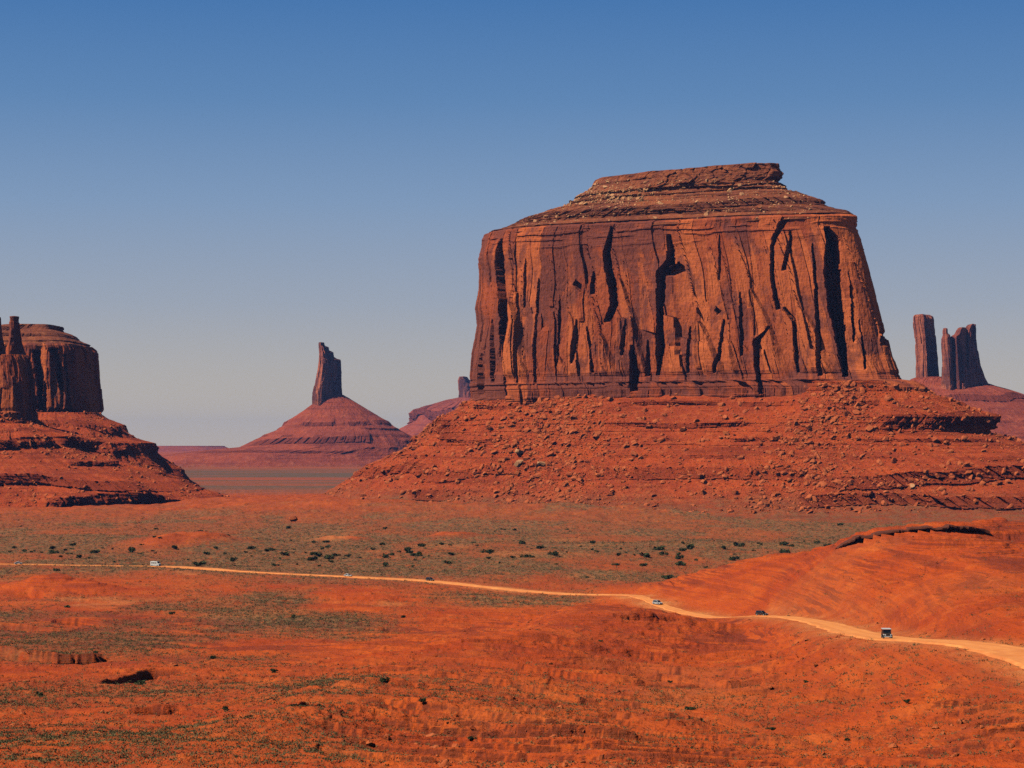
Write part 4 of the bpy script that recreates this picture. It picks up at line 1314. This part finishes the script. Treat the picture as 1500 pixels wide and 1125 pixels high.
def on_shell(P, px0, py0):
    Q = P.reshape(-1, 3)
    px, py = to_px(Q[:, 0], Q[:, 1], Q[:, 2])
    e = (px - px0) ** 2 + (py - py0) ** 2 + (Q[:, 1] - 2000) * 0.002
    return Q[np.argmin(e)]


for (px0, py0, s, me, lab) in (
        (760, 664, 5.6, BIGP[0], 'pale flat-faced block, upper one of the two left big blocks on the rubble slope'),
        (760, 681, 6.0, BIGP[1], 'large tilted pale block directly below another on the rubble slope'),
        (796, 682, 6.6, BIGP[2], 'largest squarish orange boulder in the middle of the left rubble fan'),
        (718, 630, 5.5, BIGM[3], 'tall leaning orange slab high on the left shoulder of the rubble slope'),
        (1336, 715, 4.6, BIGP[3], 'pale orange boulder between the two lower right rock ledges')):
    p = on_shell(P_TALUS, px0, py0)
    place_boulder(me, p + np.array([0, -0.3 * s, 0.25 * s]), s, lab, None, rb, 0.2)

for P_, n_, nm_ in ((P_LT, 3500, 'small broken rubble on the skirt of the left butte'), (P_FTT, 6000, 'small broken rubble on the slope under the rock finger')):
    q_ = surf_pick(P_, n_, lambda px, py, q: (0.15 + 0.85 * (fbm(px / 30, py / 30, 3, 88) > 0.05)) * (px > -60) * (py < 760), rb)
    scatter_mesh('rubble', q_, np.minimum(0.5 + 0.45 * rb.pareto(1.9, len(q_)), 3.6), SMALL, M_BOULDER, rb, nm_, 'rubble')

# pale blocks on the summit
def cap_w(px, py, q):
    front = q[:, 1] < MB.Dc - MB.shear * (q[:, 0] - MB.Xc) - 15
    a = np.exp(-((px - 890) / 42) ** 2 - ((py - 288) / 11) ** 2)
    b = 0.12 * (px > 760) * (px < 1190) * (py > 262)
    return (a + b) * front


cp_ = surf_pick(P_CAP, 1500, cap_w, rb)
cs_ = np.minimum(0.8 + 0.6 * rb.pareto(2.4, len(cp_)), 4.0)
oo = np.argsort(-cs_)
scatter_mesh('rubble', cp_[oo[45:]], cs_[oo[45:]], SMALL, M_BOULDER_PALE, rb, 'small pale rubble lying on the stepped summit of the huge butte', 'rubble')
for k in oo[:45]:
    place_boulder(BIGP[int(rb.integers(0, 4))], cp_[k], cs_[k], 'pale block lying on the stepped summit of the huge butte', 'pale blocks on the summit', rb)

# overhanging slabs along the hill-top ledge
def build_ledge():
    xs = np.arange(LIP[0][0] - 1, LIP[-1][0], 0.6)
    ly = np.interp(xs, [p_[0] for p_ in LIP], [p_[1] for p_ in LIP]) + 2.2 * fbm(xs / 9, xs * 0, 3, 66)
    hid, h2_, dx, dy, bd = cells(xs / 6.0, xs * 0 + .5, 301, 0.8)
    reach = 0.5 + 2.2 * (hid > 0.35) * hid + 0.8 * fbm(xs / 2, xs * 0, 2, 302)
    reach = reach * sstep(xs[0], xs[0] + 8, xs) * (1 - sstep(xs[-1] - 10, xs[-1], xs)) * (0.35 + 0.8 * sstep(-0.3, 0.2, fbm(xs / 14, xs * 0, 3, 305)))
    top = ground_h(xs, ly + 3.0) + 0.1
    ring = []
    for (dy_, dz, k) in ((9, -0.6, 0), (6, 0.25, 0), (0, 0.2, 0.9), (0, 0.1, 1.0), (0, -0.45, 1.0), (0, -0.75, 0.8), (2.5, -1.1, 0), (9, -1.6, 0)):
        ring.append(np.stack([xs, ly + dy_ - k * reach, top + dz + 0.12 * fbm(xs / 1.5, xs * 0 + dz, 2, 303)], -1))
    P = np.stack(ring + [ring[0]], 0)
    o = grid_mesh('rock_ledge', P, M_LEDGE, smooth=False)
    tag(o, 'dark overhanging rock ledge along the crest of the bare red hill on the right', 'rock ledge')


M_LEDGE = rock_material('dark ledge rock', (0.20, 0.05, 0.022), (0.34, 0.09, 0.035), (0.09, 0.03, 0.02), 3.0)
build_ledge()

# ------------------------------------------------------------------ finding the ground under a picture point
def ground_at(px, py, d0=150, d1=2400):
    d = np.geomspace(d0, d1, 6000)
    X = (px - 750) / F * d
    z = ground_h(X, d)
    ray = -(py - HOR) / F * d
    hit = np.where(z >= ray)[0]
    k = hit[0] if len(hit) else -1
    return np.array([X[k], d[k], z[k]])


p = ground_at(430, 742, 1500)
p = np.array([gp(430, 2050)[0], 2050, 0.0]); p[2] = ground_h(p[0], p[1])[0]
bo = place_boulder(BIGM[5], p + np.array([0, 0, 2.2]), 5.2, 'lone round-topped boulder perched on the rise at the foot of the left ridge', None, rb, 0.1)
bo.scale = (4.4, 4.4, 5.6)

# ------------------------------------------------------------------ shrubs and scrub
def leaf_blob(rng, n, flat=0.8):
    """many small leaf-clump triangles spread through a bushy volume"""
    V, Fc = [], []
    lobes = rng.normal(0, 0.38, (6, 3)); lobes[:, 2] = np.abs(lobes[:, 2]) * 0.7 + 0.25
    for k in range(n):
        c = lobes[rng.integers(0, 6)]
        v = rng.normal(size=3); v /= np.linalg.norm(v)
        q = c + v * rng.uniform(0.2, 0.5)
        q[2] = max(q[2] * flat, 0.02)
        t = rng.normal(size=(3, 3)) * 0.16
        i = len(V)
        V += [q + t[0], q + t[1], q + t[2]]; Fc.append((i, i + 1, i + 2))
    return np.array(V), np.array(Fc)


def foliage_material(name, a, b):
    m = NT(name)
    n = m.noise(0.6, (1, 1, 1), 3, 0.6)
    n2 = m.noise(0.03, (1, 1, 1), 3, 0.6)
    f = m.math('ADD', m.math('MULTIPLY', n, 0.6), m.math('MULTIPLY', n2, 0.4))
    return m.done(m.mix(m.ramp(f, [(0.35, 0.0), (0.62, 1.0)]), a, b))


M_JUNIPER = foliage_material('juniper foliage', (0.028, 0.040, 0.018), (0.075, 0.085, 0.034))
M_SAGE = foliage_material('dry sage scrub', (0.060, 0.060, 0.030), (0.17, 0.13, 0.055))
M_WOOD = NT('grey juniper wood').done((0.10, 0.065, 0.045))

rv = np.random.default_rng(99)
# scrub: tens of thousands of tufts; density falls with distance only by the ground cover itself
def scrub_points(n, dlo, dhi, rng):
    # even in the picture, so that near and far ground both get their share
    u = rng.uniform(-60, 1560, n); inv = rng.uniform(1 / dhi, 1 / dlo, n)
    y = 1 / inv; x = (u - 750) / F * y
    return x, y


x, y = scrub_points(420000, 235, 2300, rv)
den = scrub_density(x, y)
ok = rv.random(len(x)) < den * 0.8 + 0.022 * (fbm(x / 25, y / 25, 2, 5) > -0.1)
rd, _ = seg_dist(x, y, ROADC[::3])
ok &= rd > 5.5
x, y = x[ok], y[ok]
z = ground_h(x, y)
s = rv.uniform(0.35, 0.8, len(x)) * np.clip(0.6 + y / 1100, 0.8, 2.4)
pp = np.stack([x, y, z - 0.05], -1)
SAGE = [leaf_blob(rv, 10, 0.75) for _ in range(8)]
scatter_mesh('scrub', pp, s, SAGE, M_SAGE, rv, 'low grey-green sage scrub covering the desert floor', 'scrub', 0.05)

# loose stones on the near ground
x, y = scrub_points(9000, 235, 1200, rv)
ok = (fbm(x / 30, y / 40, 3, 87) > 0.12) & (seg_dist(x, y, ROADC[::3])[0] > 6)
x, y = x[ok], y[ok]
pp = np.stack([x, y, ground_h(x, y)], -1)
scatter_mesh('stones', pp, np.minimum(0.16 + 0.14 * rv.pareto(2.2, len(x)), 1.0), SMALL[:6], M_BOULDER, rv, 'loose red stones scattered over the dirt', 'stones')

# junipers: dark bushes one can count
def juniper_proto(seed):
    r = np.random.default_rng(seed)
    V, Fc = leaf_blob(r, 420, 0.95)
    V = V * np.array([1.0, 1.0, 0.95]) + np.array([0, 0, 0.12])
    fol = poly_mesh('foliage', V, Fc, M_JUNIPER, link=False)
    # forked trunk
    tv, tf = [], []
    def limb(p0, p1, r0, r1):
        i = len(tv)
        for p, rr in ((p0, r0), (p1, r1)):
            for a in range(6):
                tv.append((p[0] + rr * math.cos(a * math.pi / 3), p[1] + rr * math.sin(a * math.pi / 3), p[2]))
        for a in range(6):
            tf.append((i + a, i + (a + 1) % 6, i + 6 + (a + 1) % 6, i + 6 + a))
    limb((0, 0, -0.1), (0.03, 0, 0.28), 0.10, 0.07)
    for a in range(4):
        t = a * 1.6 + seed
        limb((0.03, 0, 0.25), (0.35 * math.cos(t), 0.35 * math.sin(t), 0.62), 0.05, 0.02)
    tr = poly_mesh('trunk', tv, tf, M_WOOD, link=False)
    return fol, tr


JP = [juniper_proto(k) for k in range(5)]


def place_juniper(p, s, label, group, name='juniper_bush'):
    o = empty(name, tuple(float(v) for v in p), float(rv.uniform(0, 6.28)))
    o.scale = (s * float(rv.uniform(0.9, 1.25)), s, s * float(rv.uniform(0.75, 1.05)))
    fol, tr = JP[int(rv.integers(0, 5))]
    for nm, me in (('foliage', fol), ('trunk', tr)):
        c = bpy.data.objects.new(nm, me); COL.objects.link(c); c.parent = o
    tag(o, label, 'bush', group)


JB = [(15, 806), (36, 805), (50, 804), (76, 802), (62, 806), (105, 810), (134, 807), (193, 806), (205, 808), (228, 808), (235, 799), (168, 822), (295, 778), (305, 810), (330, 808), (368, 812),
      (410, 815), (490, 812), (503, 817), (527, 816), (545, 806), (575, 812), (608, 815), (613, 811), (660, 816), (717, 814), (715, 820), (750, 820), (790, 806), (815, 828),
      (868, 797), (872, 808), (875, 810), (905, 815), (913, 796), (930, 814), (942, 828), (970, 803), (998, 826), (995, 814), (1000, 798), (1010, 806), (1035, 830), (1060, 806),
      (1115, 800), (1130, 813), (1148, 800), (1153, 799), (1160, 802), (1195, 795), (1230, 770), (1178, 792), (640, 800), (480, 800), (560, 798), (430, 804), (700, 800), (830, 812),
      (83, 838), (270, 829), (345, 827), (565, 830), (605, 832), (722, 858), (860, 846), (980, 845), (1020, 818), (1090, 822), (255, 803), (150, 801), (20, 800), (95, 803), (390, 806), (458, 809), (1075, 812)]
_rj = np.random.default_rng(4)
JB += [(float(_rj.uniform(0, 1230)), float(_rj.choice([799, 803, 806, 810, 814, 818, 826]) + _rj.uniform(-3, 3))) for _ in range(85)]
JB += [(float(_rj.uniform(0, 900)), float(_rj.uniform(768, 795))) for _ in range(18)]
for (a, b) in JB:
    d = min(2050, 68 * F / (b + 2 - HOR))
    xx = (a - 750) / F * d
    if seg_dist(np.array([xx]), np.array([d]), ROADC[::3])[0][0] < 9: continue
    p = np.array([xx, d, float(ground_h(xx, d)[0])])
    place_juniper(p, float(0.9 + 2.2 * rv.random() ** 2.2), 'dark green juniper bush standing in the scrub of the valley floor', 'dark bushes on the valley floor')
for (a, b, s) in ((310, 965, 0.9), (205, 1003, 1.0), (1012, 1040, 0.7), (880, 940, 0.6), (560, 1000, 0.8), (140, 960, 0.8), (400, 985, 0.8), (620, 1030, 0.6), (1130, 1070, 0.5), (690, 1085, 0.5), (60, 1020, 0.8),
                  (330, 1040, 0.6), (1330, 1030, 0.5), (1180, 1000, 0.5), (250, 900, 1.0), (430, 905, 1.0), (590, 905, 1.1), (100, 890, 1.1), (980, 1000, 0.5), (1240, 1085, 0.4)):
    p = ground_at(a, b)
    place_juniper(p, s, 'small dark desert bush on the near red ground', 'small bushes on the near ground', 'desert_bush')

exec_vehicles = True
# ------------------------------------------------------------------ vehicles
def paint(name, col, rough=0.35):
    m = NT(name, rough)
    m.b.inputs['Specular IOR Level'].default_value = 0.5
    d = m.noise(1.2, (1, 1, 1), 3, 0.6)
    return m.done(m.mix(m.ramp(d, [(0.45, 0.0), (0.8, 0.35)]), col, (0.45, 0.20, 0.10)))


V_WHITE = paint('dusty white paint', (0.60, 0.59, 0.56)); V_DARK = paint('dusty dark green paint', (0.014, 0.018, 0.018)); V_SILVER = paint('silver paint', (0.42, 0.43, 0.44))
V_GLASS = NT('tinted glass', 0.08); V_GLASS.b.inputs['Specular IOR Level'].default_value = 0.6; V_GLASS = V_GLASS.done((0.012, 0.014, 0.017))
V_TYRE = NT('tyre rubber').done((0.02, 0.02, 0.02)); V_RIM = paint('wheel rim', (0.35, 0.35, 0.35)); V_LAMP = paint('headlamp lens', (0.85, 0.85, 0.8), 0.15); V_TAIL = paint('tail lamp lens', (0.4, 0.02, 0.015)); V_TRIM = paint('black bumper plastic', (0.02, 0.02, 0.02), 0.6)
import bmesh


def bm_obj(name, bm, mat, parent, bevel=0.0):
    if bevel:
        bmesh.ops.bevel(bm, geom=bm.edges[:], offset=bevel, segments=2, affect='EDGES', profile=0.6)
    bmesh.ops.recalc_face_normals(bm, faces=bm.faces[:])
    me = bpy.data.meshes.new(name); bm.to_mesh(me); bm.free()
    me.materials.append(mat)
    o = bpy.data.objects.new(name, me); COL.objects.link(o); o.parent = parent
    return o


def loft(prof, w0, w1=None, inset=None):
    """side profile [(x, z, halfwidth)] extruded across y"""
    bm = bmesh.new()
    a = [bm.verts.new((x, -hw, z)) for x, z, hw in prof]; b = [bm.verts.new((x, hw, z)) for x, z, hw in prof]
    bm.faces.new(a); bm.faces.new(b[::-1])
    n = len(prof)
    for i in range(n):
        bm.faces.new((a[i], b[i], b[(i + 1) % n], a[(i + 1) % n]))
    return bm


def boxbm(cx, cy, cz, sx_, sy_, sz_):
    bm = bmesh.new()
    bmesh.ops.create_cube(bm, size=1)
    for v in bm.verts: v.co = (cx + v.co.x * sx_, cy + v.co.y * sy_, cz + v.co.z * sz_)
    return bm


def quadbm(pts, th):
    """thin panel through four points with thickness along its normal"""
    bm = bmesh.new()
    P = [Vector(p) for p in pts]
    n = (P[1] - P[0]).cross(P[2] - P[0]).normalized() * th
    a = [bm.verts.new(p + n) for p in P]; b = [bm.verts.new(p - n) for p in P]
    bm.faces.new(a); bm.faces.new(b[::-1])
    for i in range(4): bm.faces.new((a[i], a[(i + 1) % 4], b[(i + 1) % 4], b[i]))
    return bm


def wheel(root, x, y, r, wd):
    def cyl(rr, ww, yy):
        bm = bmesh.new(); bmesh.ops.create_cone(bm, cap_ends=True, segments=24, radius1=rr, radius2=rr, depth=ww)
        for v in bm.verts: v.co = (x + v.co.x, yy + v.co.z, r + v.co.y)
        return bm
    wh = bm_obj('wheel', cyl(r * 0.96, wd * 0.9, y), V_TYRE, root)
    bm_obj('tyre', cyl(r, wd, y), V_TYRE, wh, 0.03)
    bm_obj('rim', cyl(r * 0.6, wd * 1.06, y), V_RIM, wh, 0.02)


def vehicle(name, label, cat, pos, heading, body, cabin, length, width, height, kind='suv'):
    root = empty(name, tuple(float(v) for v in pos), heading)
    tag(root, label, cat)
    l, w2, h = length / 2, width / 2, height
    r = 0.36 if kind != 'truck' else 0.42
    gc = 0.32
    if kind in ('suv', 'car'):
        hb = h * 0.56
        bm_obj('body', loft([(-l, gc + .1, w2 * .94), (-l, hb * .92, w2 * .92), (-l + .25, hb, w2 * .95), (l * .35, hb, w2 * .97), (l * .85, hb * .86, w2 * .9), (l, hb * .68, w2 * .82), (l, gc + .1, w2 * .85), (l * .9, gc, w2 * .9), (-l * .92, gc, w2 * .92)], 0), body, root, 0.05)
        x0, x1, x2, x3 = (-l * .95, -l * .82, l * .12, l * .48) if kind == 'suv' else (-l * .75, -l * .42, l * .05, l * .45)
        bm_obj('roof', loft([(x0, hb - .02, w2 * .9), (x1, h, w2 * .74), (x2, h, w2 * .74), (x3, hb - .02, w2 * .9)], 0), cabin, root, 0.05)
        for s_ in (-1, 1):
            bm_obj('side_window', quadbm([(x0 + .25, s_ * w2 * .885, hb + .06), (x3 - .3, s_ * w2 * .885, hb + .06), (x2 - .02, s_ * w2 * .775, h - .1), (x1 + .05, s_ * w2 * .775, h - .1)], .02), V_GLASS, root)
        bm_obj('windscreen', quadbm([(x3 - .02, -w2 * .8, hb + .05), (x3 - .02, w2 * .8, hb + .05), (x2 + .08, w2 * .68, h - .06), (x2 + .08, -w2 * .68, h - .06)], .03), V_GLASS, root)
        bm_obj('rear_window', quadbm([(x0 + .02, -w2 * .8, hb + .05), (x0 + .02, w2 * .8, hb + .05), (x1 - .05, w2 * .68, h - .08), (x1 - .05, -w2 * .68, h - .08)], .03), V_GLASS, root)
        for s_ in (-1, 1):
            bm_obj('headlight', boxbm(l * .98, s_ * w2 * .6, hb * .72, .12, .34, .16), V_LAMP, root, 0.02)
            bm_obj('tail_light', boxbm(-l, s_ * w2 * .75, hb * .8, .08, .2, .3), V_TAIL, root, 0.02)
            bm_obj('mirror', boxbm(x3 - .35, s_ * (w2 + .06), hb + .12, .14, .2, .15), body, root, 0.03)
        bm_obj('bumper', boxbm(l + .03, 0, gc + .12, .16, width * .82, .2), V_TRIM, root, 0.03)
    elif kind == 'truck':      # open safari tour truck: bonnet, cab, canopy roof, benches
        bm_obj('body', loft([(-l, .55, w2 * .95), (-l, 1.15, w2 * .95), (l * .3, 1.15, w2 * .95), (l * .42, 1.22, w2 * .8), (l * .95, 1.1, w2 * .72), (l, .6, w2 * .72), (l * .9, .5, w2 * .8), (-l * .95, .45, w2 * .9)], 0), body, root, 0.04)
        bm_obj('roof', boxbm(-l * .35, 0, h, length * .66, width * 1.0, .09), V_WHITE, root, 0.03)
        for s_ in (-1, 1):
            for xx in (-l * .95, -l * .5, -.05 * l, l * .28):
                bm_obj('post', boxbm(xx, s_ * w2 * .88, (h + 1.1) / 2, .07, .07, h - 1.15), V_TRIM, root)
            bm_obj('fender', boxbm(l * .68, s_ * w2 * .82, .86, .95, .34, .14), V_WHITE, root, 0.04)
            bm_obj('headlight', boxbm(l * .985, s_ * w2 * .60, .86, .12, .26, .24), V_LAMP, root, 0.03)
        bm_obj('windscreen', quadbm([(l * .30, -w2 * .82, 1.2), (l * .30, w2 * .82, 1.2), (l * .24, w2 * .8, h - .1), (l * .24, -w2 * .8, h - .1)], .03), V_GLASS, root)
        bm_obj('grille', boxbm(l * 1.0, 0, .84, .06, width * .34, .36), V_TRIM, root, 0.01)
        bm_obj('bumper', boxbm(l + .1, 0, .52, .18, width * .86, .2), V_WHITE, root, 0.03)
        for xx in (-l * .75, -l * .35, 0.02 * l):
            bm_obj('bench', boxbm(xx, 0, 1.35, .45, width * .8, .5), V_TRIM, root, 0.05)
    else:                      # van / motorhome
        bm_obj('body', loft([(-l, gc + .1, w2), (-l, h * .96, w2 * .95), (-l + .15, h, w2 * .92), (l * .5, h, w2 * .92), (l * .74, h * .62, w2 * .95), (l * .97, h * .5, w2 * .9), (l, gc + .1, w2 * .9), (l * .9, gc, w2), (-l * .95, gc, w2)], 0), body, root, 0.07)
        for s_ in (-1, 1):
            for xx in (-l * .62, -l * .2, l * .25):
                bm_obj('side_window', boxbm(xx, s_ * w2 * .955, h * .68, l * .34, .06, h * .2), V_GLASS, root, 0.02)
            bm_obj('headlight', boxbm(l * .98, s_ * w2 * .65, h * .34, .12, .3, .18), V_LAMP, root, 0.02)
            bm_obj('tail_light', boxbm(-l, s_ * w2 * .85, h * .35, .08, .15, .4), V_TAIL, root, 0.02)
        bm_obj('windscreen', quadbm([(l * .75, -w2 * .84, h * .62), (l * .75, w2 * .84, h * .62), (l * .54, w2 * .8, h * .94), (l * .54, -w2 * .8, h * .94)], .04), V_GLASS, root)
        bm_obj('bumper', boxbm(l, 0, gc + .1, .2, width * .9, .22), V_TRIM, root, 0.03)
    for xx in (-l * .62, l * .64):
        for s_ in (-1, 1):
            wheel(root, xx, s_ * (w2 - .1), r, .24)
    return root


def on_road(px, lane=0.0):
    """nearest road centreline point for a photo column, with the road's direction there"""
    C = catmull(ROAD, 24)
    cpx = 750 + C[:, 0] / C[:, 1] * F
    k = int(np.argmin(np.abs(cpx - px)))
    t = C[min(k + 1, len(C) - 1)] - C[max(k - 1, 0)]
    t /= np.linalg.norm(t)
    nrm = np.array([t[1], -t[0]])
    p = C[k] + nrm * lane
    return np.array([p[0], p[1], float(ground_h(p[0], p[1])[0]) + 0.26]), math.atan2(t[1], t[0])


p, a = on_road(1306, 1.0)
vehicle('tour_truck', 'open tour truck with white roof, dark windscreen and round headlights driving up the dirt road', 'truck', p, math.atan2(-p[1], -p[0]) + R(7), V_DARK, V_WHITE, 4.6, 1.85, 1.95, 'truck')
p, a = on_road(1118, 0.5)
vehicle('parked_car', 'black sport utility car in the middle of the dirt road, ahead of the white-roofed truck', 'car', p, a + R(38), V_DARK, V_DARK, 4.8, 1.9, 1.72, 'suv')
p, a = on_road(965, 0.5)
vehicle('car', 'silver car with dark windows where the dirt road comes over the ridge', 'car', p, a + R(25), V_SILVER, V_SILVER, 4.9, 1.9, 1.8, 'suv')
p, a = on_road(630, 0.0)
vehicle('car', 'small dark car on the pale stretch of road crossing the valley floor', 'car', p, a, V_DARK, V_DARK, 4.7, 1.9, 1.7, 'suv')
p, a = on_road(511, 0.0)
vehicle('car', 'small white car at the left end of the pale valley road stretch', 'car', p, a, V_WHITE, V_WHITE, 4.6, 1.85, 1.5, 'car')
p, a = on_road(228, 0.0)
vehicle('camper_van', 'white camper van with a dark window band on the valley road', 'van', p, a, V_WHITE, V_WHITE, 5.9, 2.2, 2.7, 'van')
p, a = on_road(27, 0.0)
vehicle('car', 'pale car near the left edge of the picture on the valley road', 'car', p, a, V_WHITE, V_WHITE, 4.6, 1.85, 1.5, 'car')

# ------------------------------------------------------------------ haze
def build_haze():
    bm = boxbm(0, 0, 0, 1, 1, 1)
    x0, x1, y0, y1, z0, z1 = -31000, 31000, -60, 28500, -180, 345
    for v in bm.verts:
        v.co = (x0 if v.co.x < 0 else x1, y0 if v.co.y < 0 else y1, z0 if v.co.z < 0 else z1)
    m = bpy.data.materials.new('thin blue air'); m.use_nodes = True
    t = m.node_tree
    for n in list(t.nodes): t.nodes.remove(n)
    o = t.nodes.new('ShaderNodeOutputMaterial'); v = t.nodes.new('ShaderNodeVolumePrincipled')
    v.inputs['Color'].default_value = (0.20, 0.40, 1.0, 1)
    v.inputs['Density'].default_value = HAZE
    v.inputs['Anisotropy'].default_value = 0.0
    t.links.new(v.outputs[0], o.inputs['Volume'])
    ob = bm_obj('haze', bm, m, None)
    tag(ob, 'thin bluish air that pales the far buttes', 'haze', kind='stuff')


HAZE = 1.7e-5
build_haze()
